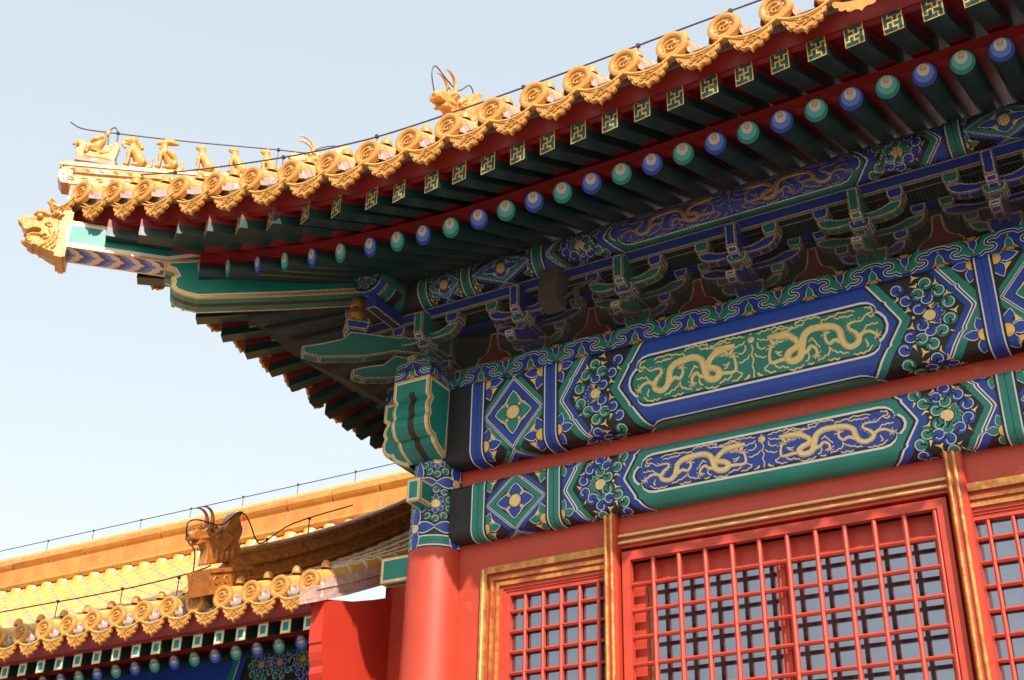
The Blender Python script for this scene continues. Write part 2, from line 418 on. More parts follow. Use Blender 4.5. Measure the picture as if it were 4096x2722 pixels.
def flowers(A, u, v, c1, c2, sv=1.0):
    for x, y in FG:
        y *= sv
        a0 = 40 * x + 9 * y; T3 = []
        for q in range(3):
            a = a0 + q * 2.094; T3 += [(u + x + .052 * cos(a), v + y + .052 * sin(a)), (u + x + .012 * cos(a + 1.047), v + y + .012 * sin(a + 1.047))]
        A.poly(4, 'palegold', T3)
    for k in range(5):
        an = pi - .95 + k * .48
        petal(A, 4, u + .05 * cos(an), v + .05 * sin(an) - .01, .075, .05, an, c2)
    A.disc(6, 'black', u + .01, v - .01, .062, 14); A.poly(7, 'palegold', [(u + .07, v - .008)] + arc(u + .01, v - .01, .052, 1.1, 2 * pi - 1.1, 10))
    i = 0
    for pts, c in ((FT, c1), (FB, c2), (FT2, c1), (FB2, c2)):
        for x, y in pts:
            whorl(A, 5, u + x, v + y * sv, .062 * (.8 + .2 * sv), c, .7 * i); i += 1
    # two small gold buds by the inner tip
    A.disc(6, 'palegold', u + .145, v, .014, 8)
def panelshape(hw, hh, ex=0.0):                  # long field with lobed ends, centred on 0
    ar = .235; h = hh + ex
    R = [(hw - ar + .02, h)] + [(hw - ar + .02 + .125 * sin(t) * 1.0, h - .10 * (1 - cos(t))) for t in (.5, 1.0, 1.4)] + [(hw - .088 + ex, h - .115)]
    R += [(hw - .055 + ex, h * .48), (hw - .014 + ex, h * .26), (hw + ex, 0)]
    top = [(-x, y) for x, y in R][::-1] + R
    return [(x, -y) for x, y in R[:-1]][::-1][0:0] + [(x, y) for x, y in top] + [(x, -y) for x, y in top][::-1][1:-1]
BODY = [(0.237, -0.016), (0.331, -0.041), (0.395, -0.089), (0.428, -0.15), (0.4, -0.184), (0.351, -0.205), (0.32, -0.249), (0.342, -0.299), (0.396, -0.305), (0.439, -0.272), (0.458, -0.187), (0.484, -0.089), (0.549, -0.039), (0.637, -0.037), (0.735, -0.054), (0.796, -0.105), (0.812, -0.183), (0.83, -0.254), (0.88, -0.3), (0.94, -0.283), (0.965, -0.238), (0.94, -0.173), (0.889, -0.122), (0.889, -0.078), (0.939, -0.065), (0.999, -0.071), (1.033, -0.035), (1.069, -0.008)]
LEGS = [[(0.35, -0.286), (0.284, -0.27), (0.173, -0.279), (0.159, -0.201), (0.175, -0.129)], [(0.433, -0.27), (0.503, -0.244), (0.54, -0.201), (0.583, -0.242), (0.585, -0.294)], [(0.809, -0.234), (0.754, -0.198), (0.705, -0.222), (0.671, -0.161), (0.678, -0.118)], [(0.958, -0.244), (0.996, -0.195), (1.061, -0.19), (1.113, -0.234)]]
SQ = [[(0.059, 0.038), (0.103, 0.057), (0.173, 0.062), (0.243, 0.066), (0.319, 0.053)], [(0.198, 0.017), (0.255, 0.04), (0.338, 0.033), (0.392, 0.026)], [(0.432, 0.015), (0.423, 0.063), (0.478, 0.071), (0.56, 0.072), (0.614, 0.072), (0.646, 0.051)], [(0.646, -0.012), (0.663, 0.021), (0.745, 0.036), (0.84, 0.055), (0.957, 0.038)], [(0.768, 0.007), (0.822, 0.008), (0.861, 0.004), (0.939, -0.002)], [(1.067, -0.022), (1.102, -0.002), (1.088, 0.039), (1.043, 0.044)], [(1.054, -0.026), (1.102, -0.054), (1.112, -0.027)], [(1.003, -0.183), (1.041, -0.134), (1.094, -0.126), (1.138, -0.131)], [(1.014, -0.259), (1.034, -0.307), (1.018, -0.339)], [(0.903, -0.383), (0.961, -0.383), (1.013, -0.382), (1.076, -0.333)], [(0.707, -0.267), (0.742, -0.305), (0.798, -0.334), (0.861, -0.357)], [(0.702, -0.251), (0.696, -0.308), (0.654, -0.334), (0.591, -0.362)], [(0.524, -0.16), (0.554, -0.13), (0.583, -0.175), (0.617, -0.236)], [(0.508, -0.26), (0.517, -0.306), (0.479, -0.348)], [(0.327, -0.391), (0.395, -0.393), (0.464, -0.374)], [(0.159, -0.283), (0.108, -0.315), (0.139, -0.36), (0.206, -0.376)], [(0.2, -0.286), (0.223, -0.336), (0.277, -0.342), (0.323, -0.368)], [(0.209, -0.183), (0.277, -0.193)], [(0.221, -0.201), (0.273, -0.23)], [(0.242, -0.116), (0.232, -0.076), (0.298, -0.101)], [(0.056, -0.007), (0.11, -0.029), (0.179, -0.039)], [(0.06, -0.039), (0.063, -0.1), (0.131, -0.118)], [(0.017, -0.149), (0.069, -0.193), (0.131, -0.208)], [(0.675, -0.383), (0.728, -0.382), (0.786, -0.389)], [(0.497, -0.375), (0.55, -0.373)], [(0.055, -0.384), (0.043, -0.351), (0.088, -0.392)], [(0.319, -0.023), (0.377, 0.015), (0.46, 0.023), (0.503, 0.042)]]
def smooth(P, n=4):
    out = []
    for i in range(len(P) - 1):
        p0 = P[max(i - 1, 0)]; p1 = P[i]; p2 = P[i + 1]; p3 = P[min(i + 2, len(P) - 1)]
        for k in range(n):
            t = k / n
            out.append(tuple(0.5 * (2 * p1[d] + (p2[d] - p0[d]) * t + (2 * p0[d] - 5 * p1[d] + 4 * p2[d] - p3[d]) * t * t + (3 * p1[d] - p0[d] - 3 * p2[d] + p3[d]) * t ** 3) for d in range(len(p1))))
    out.append(tuple(P[-1])); return out
def dragons(mb, mp, uc, vc, sv=1.0, vmin=-9, m='palegold', rel=1.0, su=1.0, rs=1.0):   # raised gilt relief, two dragons and a pearl; mp maps (u, v, h)
    def P(x, y, s): return (uc + s * x * su, vc + (y + .145) * sv)
    def tube(pts, r, s, fl=.55, n=5):
        q = [P(x, y, s) for x, y in pts]
        q = [a for a in q if a[1] > vmin]
        if len(q) < 2: return
        if isinstance(r, list): r = r[:len(q)] if len(r) >= len(q) else r + [r[-1]] * (len(q) - len(r))
        else: r = [r] * len(q)
        r = [x * rs for x in r]
        path = [mp(a[0], a[1], rr * .25) for a, rr in zip(q, r)]
        # ribbon with a raised ridge
        L = []
        for i, a in enumerate(q):
            b0 = q[max(i - 1, 0)]; b1 = q[min(i + 1, len(q) - 1)]
            d = (b1[0] - b0[0], b1[1] - b0[1]); l = hypot(*d) or 1e-9; nx, ny = -d[1] / l, d[0] / l
            L.append([mp(a[0] + nx * r[i], a[1] + ny * r[i], .004), mp(a[0] + nx * r[i] * .55, a[1] + ny * r[i] * .55, .005 + r[i] * fl * rel), mp(a[0] - nx * r[i] * .55, a[1] - ny * r[i] * .55, .005 + r[i] * fl * rel), mp(a[0] - nx * r[i], a[1] - ny * r[i], .004)])
        vs = [x for e in L for x in e]; fs = []
        for i in range(len(L) - 1):
            for k in range(3): fs.append((i * 4 + k, i * 4 + k + 1, (i + 1) * 4 + k + 1, (i + 1) * 4 + k) if True else 0)
        # orient outward
        if fs:
            a, b, c = vs[fs[1][0]], vs[fs[1][1]], vs[fs[1][2]]
            nrm = (b - a).cross(c - a); out = mp(q[0][0], q[0][1], 1) - mp(q[0][0], q[0][1], 0)
            if nrm.dot(out) < 0: fs = [tuple(reversed(f)) for f in fs]
        mb.add(vs, fs, m, False)
    for s in (-1, 1):
        b = smooth(BODY, 4); n = len(b)
        tube(b, [.030 * (.75 + .5 * sin(pi * min(1, (i / n) * 1.1 + .1))) * (1 if i < n * .72 else 1 - .75 * (i / n - .72) / .28) for i in range(n)], s, .5)
        for i in range(2, n - 6, 2):                 # spines along the back
            a, c = b[i], b[i + 1]; d = (c[0] - a[0], c[1] - a[1]); l = hypot(*d) or 1
            sg = 1
            tube([(a[0] + d[1] / l * .024 * -sg, a[1] + d[0] / l * .024 * sg), (a[0] - d[1] / l * .04 * sg + d[0], a[1] + d[0] / l * .04 * sg + d[1])], [.007, .002], s, .3)
        for lg in LEGS:
            q = smooth(lg, 3); k = len(q)
            tube(q, [.024 - .011 * i / k for i in range(k)], s, .5)
            e = lg[-1]; f = lg[-2]; an = atan2(e[1] - f[1], e[0] - f[0])
            for t in (-1.3, -.65, 0, .65, 1.9):
                tube([(e[0], e[1]), (e[0] + .038 * cos(an + t), e[1] + .038 * sin(an + t)), (e[0] + .05 * cos(an + t + .3), e[1] + .05 * sin(an + t + .3))], [.008, .007, .003], s, .5)
        # head
        tube([(.155, -.01), (.19, -.02), (.235, -.022), (.29, -.03), (.34, -.045)], [.014, .026, .036, .036, .026], s, .6)
        tube([(.175, -.045), (.205, -.085), (.215, -.11)], [.014, .018, .010], s, .6)
        for t in range(6): tube([(.27 + .012 * t, .0 - .006 * t), (.34 + .01 * t, .02 - .012 * t)], [.009, .003], s, .5)
        for t in range(5): tube([(.255 + .02 * t, -.055), (.25 + .03 * t, -.085 - .006 * t)], [.008, .003], s, .5)
        tube([(.30, -.005), (.36, .004), (.40, .012)], [.008, .008, .005], s, .5)
        for q in SQ:
            z = smooth(q, 6)
            z = [(x + .0, y + .007 * sin(i * 1.25)) for i, (x, y) in enumerate(z)]
            tube(z, [.0095 * (1 - .35 * abs(2 * i / len(z) - 1) ** 3) for i in range(len(z))], s, .5)
    for r in (.045, .032, .016):
        c = P(0, 0, 1); k = 14
        ring = [mp(c[0] + r * cos(2 * pi * i / k), c[1] + r * sin(2 * pi * i / k), .004 + (.045 - r) * .35) for i in range(k)]
        mb.add([mp(c[0], c[1], .010 + (.045 - r) * .35)] + ring, [(0, 1 + i, 1 + (i + 1) % k) for i in range(k)], m)
    tube([(0, -.05), (.012, -.1), (-.006, -.15), (.012, -.2), (-.006, -.26), (.008, -.32), (0, -.385)], .009, 1, .5)
    tube([(-.012, .05), (0, .068), (.012, .05)], .006, 1, .5)
def beam_art(c1, c2, vc, hh, vlo, vhi, XB, half, pv, pad, pun):
    # c1 = main colour of the field border, c2 = field colour; drawn for the left half and mirrored
    A = Art(); H = Art()
    x0 = .30
    H.rect(1, 'black', x0 - .3, vlo, .49, vhi)
    stripe(H, .492, .640, vlo, vhi, c1)
    boxmotif(H, .66, 1.30, vc, hh, vlo, vhi, c2, c1)
    stripe(H, 1.33, 1.465, vlo, vhi, c1)
    H.rect(1, 'black', 1.30, vlo, 2.6, vhi)
    for vv in (vc + hh * .98, vc - hh * .8):
        g = min(1, hh / .36); H.disc(9, 'black', 1.475, vv, .062 * g, 14); H.disc(10, 'gold', 1.475, vv, .055 * g, 14)
        for an in (.1, -1.3, 1.3): petal(H, 6, 1.475 + .035 * cos(an), vv + .035 * sin(an), .14 * g, .10 * g, an, c1)
    chev(H, 1.49, vc, vlo, vhi, [(-.075, 0, c2), (0, .014, 'white'), (.014, .028, 'black'), (.028, .042, 'white'), (.042, .098, c1), (.098, .115, 'black')])
    flowers(H, 1.874, vc, c2, c1, hh / .375)
    if vlo < vc - .6 * hh: flowers(H, 1.874, vc - 2 * .36 * hh / .375, c1, c2, hh / .375)
    chev(H, 2.035, vc, vlo, vhi, [(-.015, 0, 'black'), (0, .075, c2), (.075, .095, 'white'), (.095, .12, 'black'), (.12, .62, c1)])
    A.merge(H)
    for L, m, P in H.p: A.p.append((L, m, [(2 * XB - p[0], p[1]) for p in P]))
    A.rect(2, c1, 2.35, vlo, 2 * XB - 2.35, vhi)
    for L, m, e in ((5, 'white', .0), (6, 'black', -.022), (7, c2, -.044)):
        S = panelshape(half, pv, e)
        A.poly(L, m, [(XB + x, pad + y) for x, y in S])
    if pun is not None:                           # matching field under the beam
        for L, m, e in ((5, 'white', .0), (6, 'black', -.014), (7, c2, -.030)):
            S = panelshape(half - .1, .26, e)
            A.poly(L, m, [(XB + x, pun - .26 + y) for x, y in S])
        rnd = random.Random(3)
        for k in range(26):
            x = XB - 1.0 + 2.0 * k / 25 + rnd.uniform(-.02, .02); v = pun - .05 - rnd.uniform(0, .05)
            A.line(8, 'orange', [(x - .05, v - .012), (x - .02, v + .006), (x + .01, v - .008), (x + .05, v + .008)], [.006, .014, .012, .004])
    return A
def lotus_art(u0, u1, v0, v1, per=.575, phase=0.0):
    A = Art(); h = v1 - v0
    A.rect(1, 'teal', u0 - .1, v0, u1 + .1, v1)
    C = [(0, .90), (.2, .87), (.31, .75), (.43, .79), (.57, .73), (.63, .61), (.57, .51), (.50, .50), (.43, .49), (.37, .39), (.43, .27), (.57, .21), (.69, .25), (.8, .13), (1, .10)]
    n0 = int(math.floor((u0 - phase) / per)) - 1; n1 = int(math.ceil((u1 - phase) / per)) + 1
    for k in range(n0, n1 + 1):
        uc = phase + k * per; hp = per / 2
        cur = smooth(C, 3)
        R = [(uc + x * hp, v0 + y * h) for x, y in cur]; Lf = [(uc - x * hp, v0 + y * h) for x, y in cur]
        full = Lf[::-1] + R[1:]
        A.poly(2, 'blue', full + [(uc + hp, v0), (uc - hp, v0)])
        A.line(3, 'black', full, .013)
        def off(P, d):
            out = []
            for i in range(len(P)):
                a = P[max(i - 1, 0)]; b = P[min(i + 1, len(P) - 1)]; t = (b[0] - a[0], b[1] - a[1]); l = hypot(*t) or 1
                out.append((P[i][0] - t[1] / l * d, P[i][1] + t[0] / l * d))
            return out
        A.line(4, 'white', off(full, .013)[2:-2], .0065); A.line(4, 'white', off(full, -.013)[2:-2], .0065)
        for s, cx, ba, c, bgc in ((1, uc, v0, 'teal', 'blue'), (-1, uc + hp, v1, 'blue', 'teal')):
            A.poly(3, 'black', [(cx - .098, ba), (cx + .098, ba), (cx, ba + s * h * .70)])
            A.poly(4, 'dimgold', [(cx - .08, ba + s * .01), (cx - .03, ba + s * .02), (cx - .03, ba + s * .07)])
            A.poly(4, 'dimgold', [(cx + .08, ba + s * .01), (cx + .03, ba + s * .02), (cx + .03, ba + s * .07)])
            petal(A, 5, cx, ba + s * .02, h * .55, .078, s * pi / 2, c)
            A.disc(5, 'black', cx, ba + s * h * .71, .017, 10); A.disc(6, 'dimgold', cx, ba + s * h * .71, .013, 10)
            A.disc(7, 'black', cx, ba, .046, 12); A.disc(8, 'dimgold', cx, ba, .038, 12)
    return A
# ------------------------------------------------------------------ setting
def structure(o, label=None): return props(o, label, None, None, 'structure')
mb = MB(); mb.quad((-400, -400, 0), (400, -400, 0), (400, 400, 0), (-400, 400, 0), 'paving')
structure(mb.build('ground'))
mb = MB(); mb.box((2, 12, .6), (34, 30, 1.2), 'stone'); mb.box((2, 12, 1.23), (34.3, 30.3, .06), 'stone')
structure(mb.build('terrace'))

HALL = empty('palace_hall', (0, 0, 1.26), 'large red palace hall with painted blue and green beams under a deep yellow tiled eave', 'hall')
PL = V((0, 0, 1.26))
XB = 3.457                                       # middle of the bay
XR = 12.0                                        # right end of what is built

# ------------------------------------------------------------------ column
mb = MB()
CR = [(.305, 1.26), (.30, 3.0), (.290, 4.7), (.283, 5.4), (.277, 5.9), (.262, 6.5), (.255, 6.95), (.25, 7.56)]
def colr(z):
    for i in range(len(CR) - 1):
        if CR[i][1] <= z <= CR[i + 1][1]:
            t = (z - CR[i][1]) / (CR[i + 1][1] - CR[i][1]); return CR[i][0] * (1 - t) + CR[i + 1][0] * t
    return .25
mb.lathe([(r, z) for r, z in CR], (0, 0, 0), (0, 0, 1), 'redwall', 56)
A = Art(); RC = .262
A.rect(1, 'black', -1, 5.87, 1, 6.98)
A.rect(2, 'teal', -1, 5.882, 1, 5.985); A.rect(3, 'white', -1, 5.880, 1, 5.893); A.rect(3, 'white', -1, 5.975, 1, 5.988); A.rect(3, 'black', -1, 5.930, 1, 5.934)
A.rect(3, 'black', -1, 5.868, 1, 5.880)
for k in range(-3, 3):
    ua = RC * radians(27 + 90 * k); ub_ = RC * radians(72 + 90 * k)
    for zc in (6.31, 6.78, 7.25):
        for q in range(10):
            an = 2 * pi * q / 10 + .3
            whorl(A, 3, ua + .135 * cos(an), zc + .15 * sin(an), .042, 'teal', an)
        for q in range(8):
            an = 2 * pi * q / 8
            petal(A, 6, ua + .045 * cos(an), zc + .045 * sin(an), .06, .055, an, 'blue')
        for q in range(8): petal(A, 8, ua + .03 * cos(2 * pi * q / 8 + .4), zc + .03 * sin(2 * pi * q / 8 + .4), .035, .03, 2 * pi * q / 8 + .4, 'teal')
        A.disc(10, 'gold', ua, zc, .042, 16)
        for sx in (-1, 1):
            for sz in (-1, 1):
                A.poly(2, 'palegold', [(ua + sx * .10, zc + sz * .19), (ua + sx * .16, zc + sz * .165), (ua + sx * .165, zc + sz * .12), (ua + sx * .185, zc + sz * .2)])
    for zc in (6.07, 6.54, 7.01):
        for an in (0, pi / 2, pi, -pi / 2): petal(A, 5, ub_ + .02 * cos(an), zc + .02 * sin(an), .24 if abs(sin(an)) > .5 else .2, .13, an, 'blue')
        A.disc(8, 'black', ub_, zc, .052, 16); A.disc(9, 'palegold', ub_, zc, .046, 18)
def colmap(u, v, h):
    a = u / RC; r = colr(v) + h
    return V((r * sin(a), -r * cos(a), v))
paint(mb, A, colmap, [RC * radians(x) for x in range(-126, 127, 6)], [5.868, 5.9, 6.5, 6.98])
COLUMN = mb.build('corner_column', HALL, label='round red corner column with a painted blue and green top')
# strap tenon ends on the column
def tenon(c, sz, name='beam_end', f='teal'):
    mb = MB(); h = V(sz) / 2; c = V(c)
    L = [(0, 'gold'), (.018, 'white'), (.03, f)]
    x0, y0, z0 = c - h; x1, y1, z1 = c + h
    mb.panel([(x0, y0, z0), (x1, y0, z0), (x1, y0, z1), (x0, y0, z1)], L)
    mb.panel([(x1, y0, z0), (x1, y1, z0), (x1, y1, z1), (x1, y0, z1)], L)
    mb.panel([(x0, y1, z0), (x0, y0, z0), (x0, y0, z1), (x0, y1, z1)], L)
    mb.panel([(x0, y1, z0), (x1, y1, z0), (x1, y0, z0), (x0, y0, z0)], L)
    mb.panel([(x0, y0, z1), (x1, y0, z1), (x1, y1, z1), (x0, y1, z1)], L)
    mb.panel([(x1, y1, z0), (x0, y1, z0), (x0, y1, z1), (x1, y1, z1)], L)
    for P in ([(x1 + .004, y1 - .12, c.z + .01), (x1 + .004, y1 - .03, c.z + .01), (x1 + .004, y1 - .03, c.z + .04), (x1 + .004, y1 - .12, c.z + .04)],): mb.poly(P, 'black')
    return mb.build(name, HALL)
tenon((.0, -.30, 6.40), (.155, .32, .235))
tenon((-.36, .0, 5.78), (.5, .13, .26))

# ------------------------------------------------------------------ walls
mb = MB()
mb.box((.42, .15, 3.45), (.32, .30, 4.38), 'redwall')                       # pier beside the column
mb.box((6.0, .15, 6.20), (11.6, .302, 1.12), 'redwall')                     # above the windows and between the beams
mb.box((6.0, .15, 2.0), (11.6, .298, 1.48), 'redwall')                      # below the windows
mb.box((9.2, .15, 4.2), (5.6, .296, 2.9), 'redwall')
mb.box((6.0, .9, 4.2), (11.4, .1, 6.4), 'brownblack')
mb.box((-.15, 4.4, 4.2), (.3, 8.0, 5.9), 'redwall')                         # west wall
mb.build('wall', HALL)

# ------------------------------------------------------------------ beams
def rounded(y0, yf, zt, zb, rt, rb, n=5):
    P = [(y0, zt)]
    for i in range(n + 1):
        a = pi / 2 * i / n; P.append((yf + rt - rt * sin(a), zt - rt + rt * cos(a)))
    iv = len(P) - 1
    for i in range(n + 1):
        a = pi / 2 * i / n; P.append((yf + rb - rb * cos(a), zb + rb - rb * sin(a)))
    P.append((y0, zb)); return P, iv
def beam(name, prof, iv, art, X0, X1, base, drag=None, label=None, X2=XR):
    mb = MB(); mp, cuts = strip_map(prof, iv)
    for i in range(len(cuts) - 1):
        mb.quad(mp(X0, cuts[i], 0), mp(X2, cuts[i], 0), mp(X2, cuts[i + 1], 0), mp(X0, cuts[i + 1], 0), base)
    yb = prof[0][0]
    for X, s in ((X0, 1), (X2, -1)):
        P = [V((X, y, z)) for y, z in prof]; mb.poly(P if s > 0 else P[::-1], 'black')
    paint(mb, art, mp, [X0, X1], cuts)
    if drag: drag(mb, mp)
    return mb.build(name, HALL, label=label)
PU, iu = rounded(.0, -.23, 7.56, 6.70, .055, .11)
mpU, cU = strip_map(PU, iu)
AU = beam_art('blue', 'teal', 7.117, .375, cU[0], cU[-1], XB, 1.228, .272, 7.117, 6.705)
UPPER = beam('upper_beam', PU, iu, AU, .21, 6.8, 'blue', lambda mb, mp: dragons(mb, mp, XB, 7.134, 1.0), 'thick painted beam with a green dragon field edged in blue')
PLw, il = rounded(.0, -.155, 6.485, 5.918, .05, .085)
mpL, cL = strip_map(PLw, il)
AL = beam_art('teal', 'blue', 6.213, .285, cL[0], cL[-1], XB, 1.245, .195, 6.213, None)
LOWER = beam('lower_beam', PLw, il, AL, .235, 6.8, 'teal', lambda mb, mp: dragons(mb, mp, XB, 6.222, .70, rs=.82), 'thinner painted beam with a blue dragon field edged in green')
# flat plate with the cloud band, crossing over the corner
mb = MB()
def plate_face(P0, ux, length, z0, z1, phase):
    n = ux.cross(V((0, 0, 1)))
    mp = lambda u, v, h: P0 + ux * u + V((0, 0, v)) + n * h
    a = lotus_art(0, length, z0, z1, .575, phase)
    mb.quad(mp(0, z0, 0), mp(length, z0, 0), mp(length, z1, 0), mp(0, z1, 0), 'teal')
    paint(mb, a, mp, [0, length], [z0, z1])
plate_face(V((.21, -.2, 0)), V((1, 0, 0)), 6.8, 7.555, 7.77, .365)
plate_face(V((-.215, -.60, 0)), V((1, 0, 0)), .43, 7.555, 7.77, .215)
plate_face(V((.215, -.60, 0)), V((0, 1, 0)), .40, 7.555, 7.77, .10)
plate_face(V((-.60, -.2, 0)), V((1, 0, 0)), .385, 7.555, 7.77, .10)
plate_face(V((-.215, -.2, 0)), V((0, -1, 0)), .40, 7.555, 7.77, .2)
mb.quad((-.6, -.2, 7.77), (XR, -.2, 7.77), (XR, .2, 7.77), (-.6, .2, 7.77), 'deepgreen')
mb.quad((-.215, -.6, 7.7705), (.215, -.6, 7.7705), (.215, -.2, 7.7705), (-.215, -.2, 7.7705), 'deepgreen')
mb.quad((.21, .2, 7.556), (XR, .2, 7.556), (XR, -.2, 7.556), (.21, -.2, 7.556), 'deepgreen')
mb.quad((7.01, -.2, 7.555), (XR, -.2, 7.555), (XR, -.2, 7.77), (7.01, -.2, 7.77), 'teal')
mb.build('cloud_band_plate', HALL, label='band of blue and green cloud scrolls under the brackets')
# west side beams (they face away from the court)
mb = MB()
mb.box((-.02, 4.2, 7.13), (.4, 8, .84), 'teal'); mb.box((-.02, 4.2, 6.2), (.28, 8, .55), 'blue'); mb.box((0, 4.2, 7.663), (.4, 8, .214), 'teal'); mb.box((-.0, 4.2, 6.6), (.2, 8, .3), 'redwall')
mb.build('side_beam', HALL)
# carved beam heads that cross over the corner column
BQ = [(.20, 7.555), (.60, 7.555), (.605, 7.36), (.555, 7.325), (.585, 7.27), (.60, 7.21), (.575, 7.155), (.60, 7.10), (.595, 7.03), (.565, 6.97), (.51, 6.935), (.47, 6.93), (.44, 6.875), (.37, 6.835), (.30, 6.80), (.24, 6.785)]
def beam_head():
    mb = MB(); hw = .215
    prof = BQ                                    # (distance forward, z)
    def pt(x, d, z): return V((x, -d, z))
    R = [pt(hw, d, z) for d, z in prof]; Lf = [pt(-hw, d, z) for d, z in prof]
    lay = [(0, 'gold'), (.026, 'white'), (.038, 'teal')]
    mb.panel(R[::-1] if newell(R).x < 0 else R, lay, .002); mb.panel(Lf if newell(Lf).x < 0 else Lf[::-1], lay, .002)
    mb.poly([R[0], R[1], Lf[1], Lf[0]][::-1], 'teal')
    fp = [(-d, z) for d, z in prof[1:]]; mp, cuts = strip_map(fp, 0)
    for i in range(len(cuts) - 1):
        mb.quad(mp(-hw, cuts[i], 0), mp(hw, cuts[i], 0), mp(hw, cuts[i + 1], 0), mp(-hw, cuts[i + 1], 0), 'gold')
    A = Art(); v0, v1 = cuts[0], cuts[-1]
    A.rect(1, 'white', -hw + .026, v0, hw - .026, v1 - .03); A.rect(2, 'teal', -hw + .038, v0, hw - .038, v1 - .042); A.rect(3, 'brownblack', -.022, v0, .05, v1 - .16)
    paint(mb, A, mp, [-hw, hw], cuts, .0015)
    return mb.build('beam_head', HALL, label='green beam head with a scalloped gold edge on the corner column')
BH = beam_head(); mirror_copy(BH, HALL, PL)
mb = MB()                                        # blue corner strip with gilt clamps behind the beam head
mb.box((.235, -.13, 7.17), (.07, .14, .76), 'blue'); mb.box((.238, -.135, 7.50), (.085, .15, .085), 'gold'); mb.box((.238, -.135, 6.90), (.085, .15, .10), 'gold')
mb.build('corner_strip', HALL)

# ------------------------------------------------------------------ windows
def bar(mb, a, b, w, d, m, vert):
    # lattice bar with a rounded front; a, b centre points on the front plane
    a, b = V(a), V(b); t = (b - a).normalized(); s = t.cross(V((0, 1, 0))).normalized()
    if vert: s = V((1, 0, 0))
    else: s = V((0, 0, 1))
    pr = [(-w / 2, d), (-w / 2, w * .25), (-w * .3, 0.004), (0, -.002), (w * .3, 0.004), (w / 2, w * .25), (w / 2, d)]
    for i in range(len(pr) - 1):
        p, q = pr[i], pr[i + 1]
        f = [a + s * p[0] + V((0, p[1], 0)), b + s * p[0] + V((0, p[1], 0)), b + s * q[0] + V((0, q[1], 0)), a + s * q[0] + V((0, q[1], 0))]
        mb.add(f if newell(f).y < .01 and (newell(f).dot(s * (p[0] + q[0]) + V((0, -.02, 0))) > 0) else f[::-1], [(0, 1, 2, 3)], m, False)
    f = [a - s * w / 2 + V((0, d, 0)), b - s * w / 2 + V((0, d, 0)), b + s * w / 2 + V((0, d, 0)), a + s * w / 2 + V((0, d, 0))]
    mb.add(f if newell(f).y > 0 else f[::-1], [(0, 1, 2, 3)], m)
def moulding(mb, a, b, cs, m, gold=None):        # straight moulding, box section cs=(y0,y1,half) around the line a-b
    pass
def small_window(x0, x1, mirror, label):
    # x0: outer edge of the gilt frame, x1: edge at the mullion
    sg = -1 if mirror else 1
    X = lambda x: 2 * XB - .0 - x if mirror else x
    def bx(mb, xa, xb, y0, y1, za, zb, m):
        a, b = sorted((X(xa), X(xb))); mb.box(((a + b) / 2, (y0 + y1) / 2, (za + zb) / 2), (b - a, y1 - y0, zb - za), m)
    mb = MB(); zb = 2.72
    for xa, zt, wd, y0, m in ((.548, 5.640, .066, -.042, 'oldgold'), (.614, 5.574, .036, -.006, 'redmuntin'), (.650, 5.538, .032, -.026, 'oldgold'), (.682, 5.506, .026, -.006, 'redmuntin'), (.708, 5.480, .034, -.018, 'oldgold'), (.742, 5.446, .032, .004, 'redmuntin'), (.774, 5.414, .022, .018, 'redmuntin'), (.796, 5.392, .040, .03, 'redmuntin')):
        bx(mb, xa, xa + wd, y0, .13, zb, zt, m)
        bx(mb, xa + wd, x1, y0 + (0 if m != 'oldgold' else 0), .13, zt - wd, zt, m)
        if m == 'oldgold':                       # fine ridge on the gilding
            bx(mb, xa + wd * .35, xa + wd * .6, y0 - .008, y0, zb, zt - wd * .35, 'palegold' if wd > .05 else 'oldgold')
    fr = mb.build('window_frame', None)
    root = fr; root.name = 'window'
    root.parent = HALL; root.location = V(root.location) - PL; root['label'] = label
    g = MB(); a, b = sorted((X(.84), X(x1)))
    for i in range(1): g.quad((a, .092, zb), (b, .092, zb), (b, .092, 5.36), (a, .092, 5.36), 'glass')
    g.build('pane', root)
    l = MB()
    xs = [.989 + .1895 * i for i in range(5)]
    for x in xs: bar(l, (X(x), .034, zb), (X(x), .034, 5.36), .030, .045, 'redmuntin', True)
    z = 5.2
    while z > zb:
        bar(l, (a, .038, z), (b, .038, z), .028, .04, 'redmuntin', False); z -= .1915
    l.build('lattice', root)
    return root
small_window(.548, 1.863, False, 'narrow red lattice window between the corner column and the first mullion')
small_window(.548, 1.863, True, 'narrow red lattice window beyond the second mullion')
mb = MB(); mb.box((.905, .088, 5.19), (.028, .004, .05), 'paper'); mb.build('paper_slip', HALL)
def mullion(xa, xb, label):
    mb = MB(); za, zb = 2.72, 5.955
    w_ = xb - xa; xc = (xa + xb) / 2; y = -.085
    pr = [(xa, .12), (xa, y + .02), (xa + .012, y), (xb - .012, y), (xb, y + .02), (xb, .12)]
    for i in range(len(pr) - 1):
        (p, q), (r, s) = pr[i], pr[i + 1]
        mb.quad((p, q, za), (r, s, za), (r, s, zb), (p, q, zb), 'redmuntin')
    mb.poly([(p, q, zb) for p, q in pr], 'redmuntin')
    for c in (xa + .030, xa + .088):
        mb.tube([(c, y - .001, za), (c, y - .001, zb - .01)], .019, 'oldgold', 8)
    return mb.build('mullion', HALL, label=label)
mullion(1.863, 1.992, 'gilt edged red post on the near side of the corner'); mullion(2 * XB - 1.992, 2 * XB - 1.863 + .02, 'gilt edged red post further right')
